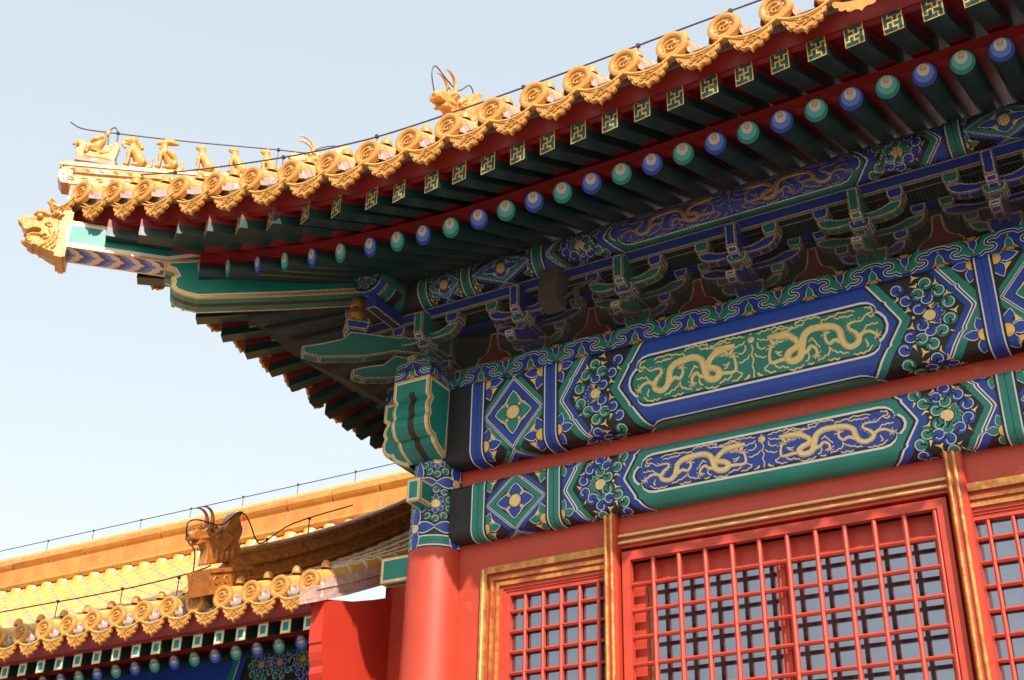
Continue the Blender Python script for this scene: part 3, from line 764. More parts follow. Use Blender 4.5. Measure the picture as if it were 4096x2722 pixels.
# big middle window
x0, x1 = 1.992, 2 * XB - 1.992
mb = MB(); zb = 2.72
mb.box(((x0 + x1) / 2, .05, 5.78), (x1 - x0, .12, .076), 'redmuntin')
for z, y in ((5.722, -.028), (5.660, -.02)):
    mb.box(((x0 + x1) / 2, y + .06, z), (x1 - x0, .12, .030), 'oldgold')
    mb.tube([(x0, y, z), (x1, y, z)], .012, 'palegold', 8)
mb.box(((x0 + x1) / 2, .056, 5.691), (x1 - x0, .12, .032), 'redmuntin'); mb.box(((x0 + x1) / 2, .066, 5.630), (x1 - x0, .12, .030), 'redmuntin')
WIN = mb.build('window', None); WIN.parent = HALL; WIN.location = V(WIN.location) - PL; WIN['label'] = 'wide red lattice window in the middle of the bay'
mb = MB(); sy0, sy1 = -.012, .055; zt = 5.573; a0, a1 = 2.016, 2 * XB - 2.016 - .01
mb.box(((a0 + a1) / 2, (sy0 + sy1) / 2, zt - .041), (a1 - a0, sy1 - sy0, .082), 'redmuntin')
mb.box((a0 + .04, (sy0 + sy1) / 2, (zb + zt) / 2 - .041), (.08, sy1 - sy0, zt - zb - .082), 'redmuntin')
mb.box((a1 - .04, (sy0 + sy1) / 2, (zb + zt) / 2 - .041), (.08, sy1 - sy0, zt - zb - .082), 'redmuntin')
SASH = mb.build('sash', WIN)
l = MB(); x = 2.308
while x < a1 - .1:
    bar(l, (x, sy0 + .008, zb), (x, sy0 + .008, zt - .06), .036, .05, 'redmuntin', True); x += .2475
z = 5.262
while z > zb:
    bar(l, (a0 + .06, sy0 + .014, z), (a1 - .06, sy0 + .014, z), .030, .042, 'redmuntin', False); z -= .2375
l.build('lattice', WIN)
g = MB(); gy = .168
g.quad((x0, gy, zb), (x1, gy, zb), (x1, gy, 5.5), (x0, gy, 5.5), 'glass'); g.build('pane', WIN)
f = MB()                                          # inner casement frame
f.box(((x0 + x1) / 2, gy - .02, 5.40), (x1 - x0, .05, .19), 'redmuntin'); f.box(((x0 + x1) / 2, gy - .015, 5.300), (x1 - x0, .03, .012), 'oldgold')
for xa, xb in ((x0, 2.20), (3.40, 3.505), (x1 - .19, x1)):
    f.box(((xa + xb) / 2, gy - .022, (zb + 5.3) / 2), (xb - xa, .055, 5.3 - zb), 'redmuntin')
    f.box((xb + .004 if xa == x0 else xa - .004, gy - .012, (zb + 5.3) / 2), (.012, .03, 5.3 - zb), 'oldgold')
f.box((3.452, gy - .06, (zb + 5.3) / 2), (.05, .03, 5.3 - zb), 'redmuntin')
f.build('casement_frame', WIN)
mb = MB(); mb.box((2.0, .25, 5.56), (.3, .16, .36), 'brownblack')

# ------------------------------------------------------------------ brackets
def blay(c): return [(0, 'dimgold'), (.011, 'white'), (.018, c)]
FX, FZ, FN = V((1, 0, 0)), V((0, 0, 1)), V((0, -1, 0))
def dou(mb, x, yf, yb, z0, z1, hw, c):
    h = z1 - z0
    pr = [(-hw * .72, z0), (hw * .72, z0), (hw, z0 + h * .45), (hw, z1), (-hw, z1), (-hw, z0 + h * .45)]
    mb.xprism(pr, (V((x, 0, 0)), FX, FZ, FN), -yb, -yf, blay(c))
def gong(mb, x, yf, yb, z0, z1, L, c):
    h = z1 - z0
    half = [(L * .55, z0), (L * .78, z0 + h * .12), (L * .93, z0 + h * .38), (L, z0 + h * .75), (L, z1), (L * .70, z1), (L * .55, z1 - h * .22), (L * .38, z1 - h * .36), (L * .15, z1 - h * .36)]
    pr = half + [(-a, b) for a, b in half][::-1]
    mb.xprism(pr, (V((x, 0, 0)), FX, FZ, FN), -yb, -yf, blay(c), [(0, 'dimgold'), (.012, c)])
def lever(mb, frame, prof, hw, c): mb.xprism(prof, frame, -hw, hw, blay(c))
def bracket_set(x, even, first=False):
    c1, c2 = ('teal', 'blue') if even else ('blue', 'teal')
    mb = MB(); dou(mb, x, -.14, .14, 7.772, 7.95, .145, c1)
    r = mb.build('bracket_set', HALL)
    mb = MB(); gong(mb, x, -.065, .065, 7.885, 8.01, .30, c2)
    mb.build('arm', r)
    mb = MB(); gong(mb, x, -.06, .06, 8.11, 8.235, .50, c1); mb.build('arm', r)
    mb = MB(); gong(mb, x, -.405, -.315, 8.085, 8.215, .385, c1); mb.build('arm', r)
    for xx, yf, yb, z0, z1, hw, c in ((x - .27, -.085, .085, 8.01, 8.11, .07, c2), (x + .27, -.085, .085, 8.01, 8.11, .07, c2), (x - .45, -.085, .085, 8.235, 8.335, .07, c2), (x + .45, -.085, .085, 8.235, 8.335, .07, c2),
                                (x - .335, -.435, -.285, 8.213, 8.333, .075, c2), (x + .335, -.435, -.285, 8.213, 8.333, .075, c2), (x, -.435, -.285, 8.0, 8.108, .10, c2)):
        mb = MB(); dou(mb, xx, yf, yb, z0, z1, hw, c); mb.build('block', r)
    fr = (V((x, 0, 0)), V((0, -1, 0)), FZ, V((-1, 0, 0)) * -1)
    fr = (V((x, 0, 0)), V((0, -1, 0)), FZ, V((0, -1, 0)).cross(FZ))
    mb = MB(); lever(mb, fr, [(.0, 7.89), (.24, 7.86), (.42, 7.76), (.56, 7.715), (.635, 7.745), (.64, 7.80), (.60, 7.835), (.46, 7.90), (.40, 7.995), (0, 8.0)], .048, c1)
    mb.build('lever', r)
    mb = MB(); lever(mb, fr, [(-.1, 8.05), (.42, 8.05), (.50, 8.065), (.56, 8.11), (.565, 8.36), (.53, 8.385), (.40, 8.40), (-.1, 8.40)], .052, c1)
    mb.build('bracket_head', r)
    return r
SETS = []
for k in range(1, 8): SETS.append(bracket_set(1.15 * k, k % 2 == 0))
for s in SETS[:2]: mirror_copy(s, HALL, PL)
# corner set
mb = MB(); dou(mb, 0, -.16, .16, 7.772, 7.95, .165, 'blue')
r0 = mb.build('corner_bracket_set', HALL)
mb = MB(); gong(mb, 0.0, -.405, -.315, 8.085, 8.215, .385, 'teal'); q = mb.build('arm', r0)
for xx in (-.335, 0, .335):
    mb = MB(); dou(mb, xx, -.435, -.285, 8.213 if xx else 8.0, 8.333 if xx else 8.108, .08, 'blue'); mb.build('block', r0)
fr = (V((0, 0, 0)), V((0, -1, 0)), FZ, V((0, -1, 0)).cross(FZ))
mb = MB(); lever(mb, fr, [(.0, 7.89), (.24, 7.86), (.42, 7.76), (.56, 7.715), (.635, 7.745), (.64, 7.80), (.60, 7.835), (.46, 7.90), (.40, 7.995), (0, 8.0)], .048, 'teal'); mb.build('lever', r0)
mb = MB(); lever(mb, fr, [(-.1, 8.05), (.42, 8.05), (.50, 8.065), (.56, 8.11), (.565, 8.36), (.53, 8.385), (.40, 8.40), (-.1, 8.40)], .052, 'teal'); mb.build('bracket_head', r0)
R1 = mirror_copy(r0, HALL, PL)
DG = V((-1, -1, 0)); DW = DG.normalized().cross(FZ)                          # diagonal frame: u per metre of x, w sideways
fr = (V((0, 0, 0)), DG, FZ, DW)
mb = MB(); lever(mb, fr, [(0, 7.86), (.25, 7.82), (.42, 7.71), (.62, 7.665), (.70, 7.69), (.705, 7.755), (.62, 7.81), (.48, 7.87), (.40, 7.99), (0, 8.0)], .06, 'teal')
mb.build('lever', r0, label='lower diagonal lever with a green beak')
mb = MB(); lever(mb, fr, [(0, 8.06), (.40, 8.03), (.62, 7.92), (.95, 7.84), (1.075, 7.865), (1.085, 7.945), (.95, 8.01), (.80, 8.10), (.74, 8.20), (0, 8.22)], .065, 'teal')
mb.build('lever', r0, label='upper diagonal lever with a long green beak')
mb = MB(); c = .70                                # block and gilt vase on the upper lever
dq = [(-.10, 8.21), (.10, 8.21), (.125, 8.26), (.125, 8.315), (-.125, 8.315), (-.125, 8.26)]
mb.xprism([(a / 1.414, b) for a, b in dq], (V((-c, -c, 0)), DG, FZ, DW), -.12, .12, blay('blue')); mb.build('block', r0)
mb = MB(); mb.lathe([(.0, 0), (.06, 0), (.072, .012), (.10, .05), (.115, .10), (.11, .15), (.075, .185), (.068, .195), (.085, .22), (.092, .25), (.082, .29), (.05, .32), (0, .33)], (-c - .0, -c - .0, 8.316), (0, 0, 1), 'oldgold', 18)
mb.build('vase', r0, label='squat gilt vase propping the hip beam')
# wall boards between the sets
mb = MB()
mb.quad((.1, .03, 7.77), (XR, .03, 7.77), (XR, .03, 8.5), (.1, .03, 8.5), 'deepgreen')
for k in range(0, 7):
    xc = 1.15 * (k + .5)
    def shp(e): return [(xc + sx * (a - e), z - (e if sx == 0 else 0)) for sx, a, z in ((-1, .225, 7.775), (1, .225, 7.775))] + [(xc + a - e, z) for a, z in ((.215, 7.93), (.17, 7.985), (.095, 8.02), (.065, 8.09), (.05, 8.245 - e))] + [(xc - a + e, z) for a, z in ((.05, 8.245 - e), (.065, 8.09), (.095, 8.02), (.17, 7.985), (.215, 7.93))]
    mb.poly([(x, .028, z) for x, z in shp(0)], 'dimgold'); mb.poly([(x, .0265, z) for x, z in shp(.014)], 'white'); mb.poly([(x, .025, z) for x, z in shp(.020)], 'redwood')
mb.build('bracket_board', HALL, label='dark red boards between the brackets')
# eave beam, cover boards and purlin
mb = MB()
mb.panel([(-.92, -.425, 8.335), (XR, -.425, 8.335), (XR, -.425, 8.465), (-.92, -.425, 8.465)], [(0, 'dimgold'), (.012, 'white'), (.018, 'blue')])
mb.panel([(-.92, -.3, 8.335), (XR, -.3, 8.335), (XR, -.425, 8.335), (-.92, -.425, 8.335)], [(0, 'dimgold'), (.014, 'white'), (.02, 'deepgreen')])
mb.quad((-.92, -.425, 8.465), (XR, -.425, 8.465), (XR, -.3, 8.465), (-.92, -.3, 8.465), 'blue')
mb.quad((-.92, -.30, 8.335), (-.92, -.425, 8.335), (-.92, -.425, 8.465), (-.92, -.3, 8.465), 'blue')
mb.quad((XR, -.3, 8.335), (-.92, -.3, 8.335), (-.92, -.3, 8.465), (XR, -.3, 8.465), 'blue')
mb.box((5.9, -.18, 8.36), (12, .24, .02), 'deepgreen'); mb.box((5.9, 0, 8.40), (12, .12, .13), 'blue')
EB = mb.build('eave_beam', HALL); 
PR, PC = .178, V((0, -.37, 8.665))
def pmap(u, v, h):
    a = v / PR; return V((u, PC.y - (PR + h) * cos(a), PC.z + (PR + h) * sin(a)))
AP = Art()
vl, vh, vc = PR * radians(-82), PR * radians(75), -.045
AP.rect(1, 'black', -1.05, vl, 7.0, vh)
def purl_half(H):
    stripe(H, -.04, .075, vl, vh, 'teal'); boxmotif(H, .10, .475, vc, .155, vl, vh, 'blue', 'teal'); stripe(H, .495, .61, vl, vh, 'teal')
    boxmotif(H, .635, 1.315, vc, .155, vl, vh, 'blue', 'teal'); stripe(H, 1.335, 1.46, vl, vh, 'teal')
    H.rect(2, 'blue', 1.475, vl, 1.56, vh)
    chev(H, 1.49, vc, vl, vh, [(-.05, 0, 'blue'), (0, .014, 'white'), (.014, .028, 'black'), (.028, .042, 'white'), (.042, .10, 'teal'), (.10, .12, 'black')], k=.8, kink=False)
    flowers(H, 1.874, vc, 'blue', 'teal', .52)
    chev(H, 2.06, vc, vl, vh, [(0, .07, 'blue'), (.07, .09, 'white'), (.09, .11, 'black'), (.11, .5, 'teal')], k=.8, kink=False)
HH = Art(); purl_half(HH); AP.merge(HH)
for L, m, P in HH.p: AP.p.append((L, m, [(2 * XB - p[0], p[1]) for p in P]))
AP.rect(2, 'teal', 2.35, vl, 2 * XB - 2.35, vh)
for L, m, e in ((5, 'white', 0), (6, 'black', -.012), (7, 'blue', -.022)):
    AP.poly(L, m, [(XB + x, vc + .01 + y) for x, y in panelshape(1.25, .158, e)])
for x0, x1, m in ((-.99, -.98, 'white'), (-.98, -.89, 'blue'), (-.89, -.88, 'white'), (-.865, -.855, 'white'), (-.855, -.73, 'teal'), (-.73, -.72, 'white')): AP.rect(3, m, x0, vl, x1, vh)
mb = MB(); N = 28
for i in range(N):
    a, b = 2 * pi * i / N, 2 * pi * (i + 1) / N
    mb.add([pmap(-1.0, PR * a, 0), pmap(XR, PR * a, 0), pmap(XR, PR * b, 0), pmap(-1.0, PR * b, 0)], [(0, 1, 2, 3)], 'black', True)
paint(mb, AP, pmap, [-1.0, 7.0], [PR * radians(x) for x in range(-82, 76, 10)] + [vh])
dragons(mb, pmap, XB, vc + .012, .56, m='dimgold', rel=.8, rs=.7)
E_ = Art(); E_.disc(1, 'black', 0, 0, PR - .002, 24)
for q in range(8): whorl(E_, 2, .125 * cos(2 * pi * q / 8), .125 * sin(2 * pi * q / 8), .042, 'teal', q)
for q in range(8): petal(E_, 5, .04 * cos(2 * pi * q / 8 + .4), .04 * sin(2 * pi * q / 8 + .4), .05, .045, 2 * pi * q / 8 + .4, 'blue')
E_.disc(8, 'gold', 0, 0, .04, 16)
paint(mb, E_, lambda u, v, h: V((-1.0 - h, PC.y - u, PC.z + v)), [-.2, .2], [-.2, .2])
PURL = mb.build('eave_purlin', HALL, label='round purlin painted with gold dragons on blue')
mb = MB()                                         # plain west purlin, with the painted end that shows at the corner
for i in range(N):
    a, b = 2 * pi * i / N, 2 * pi * (i + 1) / N
    mb.add([pmap(-1.0, PR * a, 0), pmap(8, PR * a, 0), pmap(8, PR * b, 0), pmap(-1.0, PR * b, 0)], [(0, 1, 2, 3)], 'teal', True)
paint(mb, E_, lambda u, v, h: V((-1.0 - h, PC.y - u, PC.z + v)), [-.2, .2], [-.2, .2])
AP2 = Art()
for x0, x1, m in ((-1, -.99, 'black'), (-.99, -.98, 'white'), (-.98, -.89, 'blue'), (-.89, -.88, 'white'), (-.88, -.865, 'black'), (-.865, -.855, 'white'), (-.73, -.72, 'white'), (-.72, -.6, 'black')): AP2.rect(3, m, x0, -.5, x1, .5)
paint(mb, AP2, pmap, [-1.0, 1.0], [PR * radians(x) for x in range(-160, 161, 10)])
tmp = mb.build('side_purlin', HALL); 
mirror_copy(tmp, HALL, PL); bpy.data.objects.remove(tmp)
mirror_copy(EB, HALL, PL)
# ------------------------------------------------------------------ eave curves (front side; the west side is the mirror image)
def cl(t): return max(0.0, min(1.25, t))
def yr(X): return -1.70 - .40 * cl((1.3 - X) / 3.4) ** 2.2
def zr(X): return 8.372 + .012 * max(0, min(3, X - 3)) + .24 * cl((1.3 - X) / 3.4) ** 1.4
def yf(X): return -2.36 - .45 * cl((1.0 - X) / 3.81) ** 2.2
def zf(X): return 8.362 + .013 * max(0, min(3, X - 2.5)) + .53 * cl((1.5 - X) / 4.3) ** 1.5
def yt(X): return -2.55 - .48 * cl((.8 - X) / 3.83) ** 2.2
def zt(X): return 8.80 + .56 * cl((1.2 - X) / 4.2) ** 1.4
XD = [-1.765, -1.429, -1.087, -.774, -.457, -.13, .21, .52, .813, 1.12, 1.429] + [1.429 + .2935 * k for k in range(1, 37)]
XF = [-2.424, -2.04, -1.595, -1.243, -.866, -.49, -.084, .273, .674, .98, 1.331] + [1.331 + .296 * k for k in range(1, 37)]
XP = [-.55 + 2.0 * (k / 10) for k in range(11)] + XD[11:]
def interp(x, a, b): return float(np.interp(x, a, b)) if a[0] <= x <= a[-1] else (b[0] + (x - a[0]) * (b[1] - b[0]) / (a[1] - a[0]) if x < a[0] else b[-1] + (x - a[-1]))
def rafter_line(X):
    xp = interp(X, XD, XP)
    H = V((X, yr(X), zr(X))); T = V((xp, -.37, 8.945))
    return H, T
def fly_line(X):
    xd = interp(X, XF, XD); h, t = rafter_line(xd)
    H = V((X, yf(X), zf(X) + .045)); T = V((xd, yr(xd), zr(xd) + .325 - .03 * cl((1.3 - xd) / 3.4)))
    return H, T
def rafter(X, blue):
    H, T = rafter_line(X); d = (T - H).normalized(); L = (T - H).length + .6
    mb = MB(); R = .097; n = 20
    up = V((0, 0, 1)); s = d.cross(up).normalized(); u = s.cross(d).normalized()
    ring = lambda p: [p + s * R * cos(2 * pi * k / n) + u * R * sin(2 * pi * k / n) for k in range(n)]
    a, b = ring(H), ring(H + d * L)
    for k in range(n):
        j = (k + 1) % n
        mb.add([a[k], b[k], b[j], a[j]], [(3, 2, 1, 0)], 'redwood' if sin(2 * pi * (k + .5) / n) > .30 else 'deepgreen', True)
    c0, c1 = ('blue', 'midblue') if blue else ('teal', 'midteal')
    for i, (r, o, m) in enumerate(((R, 0, c0), (.078, .017, c1), (.049, .040, 'palewhite'), (.0235, .058, 'brownblack'), (.0205, .058, 'gold'))):
        c = H - d * (.0012 * (i + 1)) + u * o - s * o * .0
        q = [c + s * r * cos(2 * pi * k / 22) + u * r * sin(2 * pi * k / 22) for k in range(22)]
        mb.poly(q if newell(q).dot(d) < 0 else q[::-1], m)
    return mb.build('rafter', HALL)
KEY = [[(.27, 1), (.27, .75), (.5, .75), (.5, .5)], [(1, .73), (.75, .73), (.75, .5), (.5, .5)], [(.73, 0), (.73, .25), (.5, .25), (.5, .5)], [(0, .27), (.25, .27), (.25, .5), (.5, .5)]]
def flying(X):
    H, T = fly_line(X); d = (T - H).normalized(); L = (T - H).length + .35
    d2 = V((d.x, d.y, 0)).normalized(); s = d2.cross(V((0, 0, 1))).normalized(); u = V((0, 0, 1))
    w_, h = .078, .098
    mb = MB()
    c = lambda p, a, b: p + s * a * w_ + u * b * h
    P, Q = H, H + d * L; Mi = H + d * .66
    # s points to the right (+x) when looking inwards
    for sa in (-1, 1):
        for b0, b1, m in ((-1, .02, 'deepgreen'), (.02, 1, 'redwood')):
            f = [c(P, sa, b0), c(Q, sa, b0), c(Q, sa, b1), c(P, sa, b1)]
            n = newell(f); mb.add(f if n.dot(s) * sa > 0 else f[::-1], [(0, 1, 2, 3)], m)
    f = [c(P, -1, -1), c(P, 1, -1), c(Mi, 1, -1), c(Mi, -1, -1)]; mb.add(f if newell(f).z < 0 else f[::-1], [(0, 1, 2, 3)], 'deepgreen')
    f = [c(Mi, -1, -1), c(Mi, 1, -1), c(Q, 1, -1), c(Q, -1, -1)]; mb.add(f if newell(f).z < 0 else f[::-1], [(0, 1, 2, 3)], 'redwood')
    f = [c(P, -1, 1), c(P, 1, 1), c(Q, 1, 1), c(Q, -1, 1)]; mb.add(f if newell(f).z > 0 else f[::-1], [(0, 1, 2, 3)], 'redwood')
    out = -d2
    mp = lambda a, b, e: P + s * (a * 2 - 1) * w_ + u * (b * 2 - 1) * h + out * e
    f = [mp(0, 0, 0), mp(1, 0, 0), mp(1, 1, 0), mp(0, 1, 0)]; flip = newell(f).dot(out) < 0
    mb.add(f[::-1] if flip else f, [(0, 1, 2, 3)], 'gold')
    A = Art(); A.rect(1, 'darkend', .06, .05, .94, .95)
    for k in KEY: A.line(2, 'gold', k, .075)
    if flip: mp0 = mp; mp = lambda a, b, e: mp0(1 - a, b, e)
    if not flip: pass
    paint(mb, A, mp, [0, 1], [0, 1], .001)
    return mb.build('flying_rafter', HALL)
RF, FL = [], []
for i, X in enumerate(XD):
    if X < 7.0: RF.append(rafter(X, i % 2 == 0))
for X in XF:
    if X < 6.9: FL.append(flying(X))
for o in RF[:26] + FL[:26]: mirror_copy(o, HALL, PL)

# boards over the rafters, connecting eave beam, fascia
def both(mb, name, label=None):
    o = mb.build(name, HALL, label=label); mirror_copy(o, HALL, PL); return o
def Xs(a, b, n): return [a + (b - a) * i / n for i in range(n + 1)]
mb = MB(); xs = Xs(-1.98, 1.5, 26) + Xs(1.6, XR, 12)
rows = []
for X in xs:
    H, T = rafter_line(X); d = (T - H).normalized()
    o = V((0, 0, .090)); rows.append([H + o - d * .0, H + (T - H) * .5 + o, T + o, T + d * .6 + o])
for a, b in zip(rows, rows[1:]):
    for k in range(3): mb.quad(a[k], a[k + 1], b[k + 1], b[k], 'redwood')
both(mb, 'rafter_board')
mb = MB(); xs = Xs(-2.62, 1.4, 28) + Xs(1.5, XR, 12); rows = []
for X in xs:
    H, T = fly_line(X); d = (T - H).normalized(); o = V((0, 0, .094)); rows.append([H + o - d * .02, T + o, T + d * .9 + o])
for a, b in zip(rows, rows[1:]):
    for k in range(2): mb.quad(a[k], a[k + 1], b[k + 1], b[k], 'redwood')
both(mb, 'rafter_board')
mb = MB(); xs = Xs(-2.05, 1.5, 26) + Xs(1.6, XR, 10); rows = []
for X in xs:
    x, y, z = X, yr(X), zr(X); rows.append([V((x, y + .012, z + .088)), V((x, y + .14, z + .13)), V((x, y + .14, z + .30)), V((x, y + .012, z + .20))])
for a, b in zip(rows, rows[1:]):
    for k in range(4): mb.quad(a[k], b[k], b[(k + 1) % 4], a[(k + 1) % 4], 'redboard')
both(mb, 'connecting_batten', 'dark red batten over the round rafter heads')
mb = MB(); mg = MB(); xs = Xs(-2.84, .9, 26) + Xs(1.0, XR, 12); rows = []; rg = []
for X in xs:
    f = V((X, yf(X) + .015, zf(X) + .135)); t = V((X, yf(X) - .035, max(zt(X) - .105, zf(X) + .2)))
    rows.append([f, t, t + V((0, .05, 0)), f + V((0, .05, 0))]); g = t + V((0, -.02, 0)); rg.append([g, g + V((0, -.03, .07)), g + V((0, .12, .07)), g + V((0, .05, 0))])
for a, b in zip(rows, rows[1:]):
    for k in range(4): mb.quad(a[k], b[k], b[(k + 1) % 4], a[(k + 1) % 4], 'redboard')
for a, b in zip(rg, rg[1:]):
    for k in range(4): mg.quad(a[k], b[k], b[(k + 1) % 4], a[(k + 1) % 4], 'greymortar')
both(mb, 'fascia_board', 'long dark red board under the tile edge'); both(mg, 'tile_bedding')

# ------------------------------------------------------------------ tiles
def relief_spiral(mb, o, ux, uz, n, R, m, seed=1):
    P = [(-.55, .35), (-.2, .62), (.25, .55), (.42, .25), (.1, .05), (-.3, -.02), (-.42, -.32), (-.05, -.52), (.35, -.42), (.6, -.1)]
    q = smooth(P, 4)
    mb.tube([o + ux * x * R + uz * z * R + n * .006 for x, z in q], [R * (.19 - .10 * abs(2 * i / len(q) - .8)) for i in range(len(q))], m, 6)
    rnd = random.Random(seed)
    for k in range(12):
        a = rnd.uniform(0, 2 * pi); r = R * sqrt(rnd.uniform(.1, .8)); x, z = r * cos(a), r * sin(a); b = rnd.uniform(0, pi)
        mb.tube([o + ux * (x - .1 * R * cos(b)) + uz * (z - .1 * R * sin(b)) + n * .004, o + ux * (x + .16 * R * cos(b)) + uz * (z + .16 * R * sin(b)) + n * .008], [R * .09, R * .05], m, 5)
def make_tile_end():
    mb = MB(); R = .137
    prof = [(R, .05), (R, .004), (R - .006, -.006), (R - .03, -.010), (R - .048, -.003), (R - .055, .010), (0, .012)]
    mb.lathe([(r, h) for r, h in prof], (0, 0, 0), (0, 1, 0), 'glazeend', 32)
    relief_spiral(mb, V((0, .012, 0)), V((1, 0, 0)), V((0, 0, 1)), V((0, -1, 0)), R - .055, 'glazeend')
    return mb
TE = make_tile_end()
DRO = [(-.205, -.135), (-.13, -.178), (-.05, -.196), (0, -.20), (.05, -.196), (.13, -.178), (.205, -.135), (.215, -.168), (.20, -.205), (.168, -.218), (.172, -.243), (.15, -.262), (.115, -.258), (.108, -.282), (.08, -.292), (.045, -.286), (.02, -.298), (0, -.322), (-.02, -.298), (-.045, -.286), (-.08, -.292), (-.108, -.282), (-.115, -.258), (-.15, -.262), (-.172, -.243), (-.168, -.218), (-.20, -.205), (-.215, -.168)]
DROP = [(x, z if z > -.21 else -.21 + (z + .21) * 1.22) for x, z in DRO]
def make_drip(w=.84):
    mb = MB(); tl = lambda z: .05 * (z + .2)      # slight forward tilt
    F = [V((x * w, -.012 + tl(z) * -1, z)) for x, z in DROP]; B = [p + V((0, .034, .004)) for p in F]
    if newell(F).y > 0: F, B = F[::-1], B[::-1]
    mb.poly(F, 'glazeend'); mb.poly(B[::-1], 'glazeend')
    n = len(F)
    for i in range(n): mb.quad(F[(i + 1) % n], F[i], B[i], B[(i + 1) % n], 'glazeend')
    IN = [(x * .76 * w, -.245 + (z + .245) * .66 + .004) for x, z in DRO]
    # raised rim, relief inside
    IP = [V((x, -.0135 - tl(z), z)) for x, z in IN]
    mb.tube([V((x * .84 * w, -.013 - tl(z), -.25 + (z + .25) * .80)) for x, z in DROP] , .007, 'glazeend', 5, False)
    rnd = random.Random(5)
    for k in range(26):
        a = rnd.uniform(0, 2 * pi); r = sqrt(rnd.uniform(0, .8)); x = .135 * r * cos(a) * w; z = -.236 + .036 * r * sin(a); b = rnd.uniform(0, pi)
        y = -.014 - tl(z)
        mb.tube([V((x - .012 * cos(b), y, z - .008 * sin(b))), V((x + .014 * cos(b), y - .004, z + .010 * sin(b)))], [.009, .005], 'glazeend', 5)
    w = 1.0
    lip = [(-.215, -.118), (-.13, -.163), (-.05, -.181), (0, -.185), (.05, -.181), (.13, -.163), (.215, -.118)]
    mb.tube([V((x * w, -.012, z)) for x, z in lip], .014, 'glaze', 6)
    return mb
DR = make_drip()
def make_nail():
    mb = MB(); mb.lathe([(.058, 0), (.060, .03), (.050, .065), (.030, .092), (0, .10)], (0, 0, 0), (0, 0, 1), 'glazeend', 14); return mb
NC = make_nail()
mesh_te = TE.build('tile_end', None, origin=(0, 0, 0)); mesh_dr = DR.build('drip_tile', None, origin=(0, 0, 0)); mesh_nc = NC.build('nail_cap', None, origin=(0, 0, 0))
ME_TE, ME_DR, ME_NC = mesh_te.data, mesh_dr.data, mesh_nc.data
for o in (mesh_te, mesh_dr, mesh_nc): bpy.data.objects.remove(o)
def inst(name, me, loc, parent, scl=None, rot=None):
    o = bpy.data.objects.new(name, me); COL.objects.link(o); o.parent = parent; o.location = V(loc) - wloc(parent)
    if scl: o.scale = scl
    if rot: o.rotation_euler = rot
    return o
def barrel(name, X, y0, z0, prof, ylist, parent, R=.122, m='glaze', seg=.34, nail=True, mort='mortar', jit=0.0):
    # prof(y) -> height of the axis; a course of short barrel tiles
    mb = MB(); n = 9; y = y0; y1 = ylist; rnd = random.Random(int(X * 1000) + 77)
    first = True
    while y < y1 - .02:
        e = min(y + (seg if not first else seg), y1); first = False
        r0, r1 = R, R * .86; dz = rnd.uniform(-jit, jit); dx = rnd.uniform(-jit, jit)
        A = [V((X + dx + r0 * cos(pi * k / n), y, prof(y) + dz + r0 * sin(pi * k / n) * 1.02)) for k in range(n + 1)]
        B = [V((X + dx + r1 * cos(pi * k / n), e, prof(e) + dz + r1 * sin(pi * k / n) * 1.02)) for k in range(n + 1)]
        mb.add(A + B, [(k + 1, k, n + 1 + k, n + 2 + k) for k in range(n)], m, True)
        mb.add(A + [V((X + dx, y, prof(y) + dz - .02))], [(k, k + 1, n + 1) for k in range(n)], mort if y > y0 else m)
        for sx in (-1, 1):
            f = [V((X + sx * R * .95, y, prof(y))), V((X + sx * R * .92, e, prof(e))), V((X + sx * R * 1.12, e, prof(e) - .115)), V((X + sx * R * 1.12, y, prof(y) - .115))]
            mb.add(f if newell(f).x * sx > 0 else f[::-1], [(0, 1, 2, 3)], mort)
        y = e
    o = mb.build(name, parent)
    inst('tile_end', ME_TE, (X, y0 - .012, z0), o)
    if nail: inst('nail_cap', ME_NC, (X, y0 + .27, prof(y0 + .27) + R * .96), o)
    return o
def mprof(X):
    z0, y0 = zt(X), yt(X)
    return lambda y: z0 + .50 * (y - y0) + .035 * (y - y0) ** 2
XT = [-2.674, -2.299, -1.929, -1.51, -1.09, -.637, -.185, .267, .726, 1.18, 1.605, 2.05, 2.479, 2.902, 3.334, 3.766, 4.218, 4.651, 5.085]
ROWS, DRIPS = [], []
for X in XT:
    end = min(max(X, yt(X) + .25), .6) if X < -.2 else .2
    ROWS.append(barrel('barrel_tile', X, yt(X), zt(X), mprof(X), end, HALL))
XTD = [-3.03] + XT
for a, b in zip(XTD, XTD[1:]):
    x = (a + b) / 2; o = inst('drip_tile', ME_DR, (x, yt(x) + .0, zt(x)), HALL, ((b - a) / .435, 1, 1)); DRIPS.append(o)
for o in ROWS[:13] + DRIPS[:14]: mirror_copy(o, HALL, PL)
# drip edge further along the eave, out of the picture: it still shades the wall
mb = MB(); X = 5.085
while X < XR:
    R = .13
    mb.poly([V((X + R * cos(2 * pi * k / 14), -2.55, 8.80 + R * sin(2 * pi * k / 14))) for k in range(14)][::-1], 'glazeend')
    F = [V((X + .217 + x, -2.55, 8.80 + z)) for x, z in DRO]; mb.poly(F if newell(F).y < 0 else F[::-1], 'glazeend')
    X += .434
o = mb.build('tile_edge', HALL); o['kind'] = 'stuff'
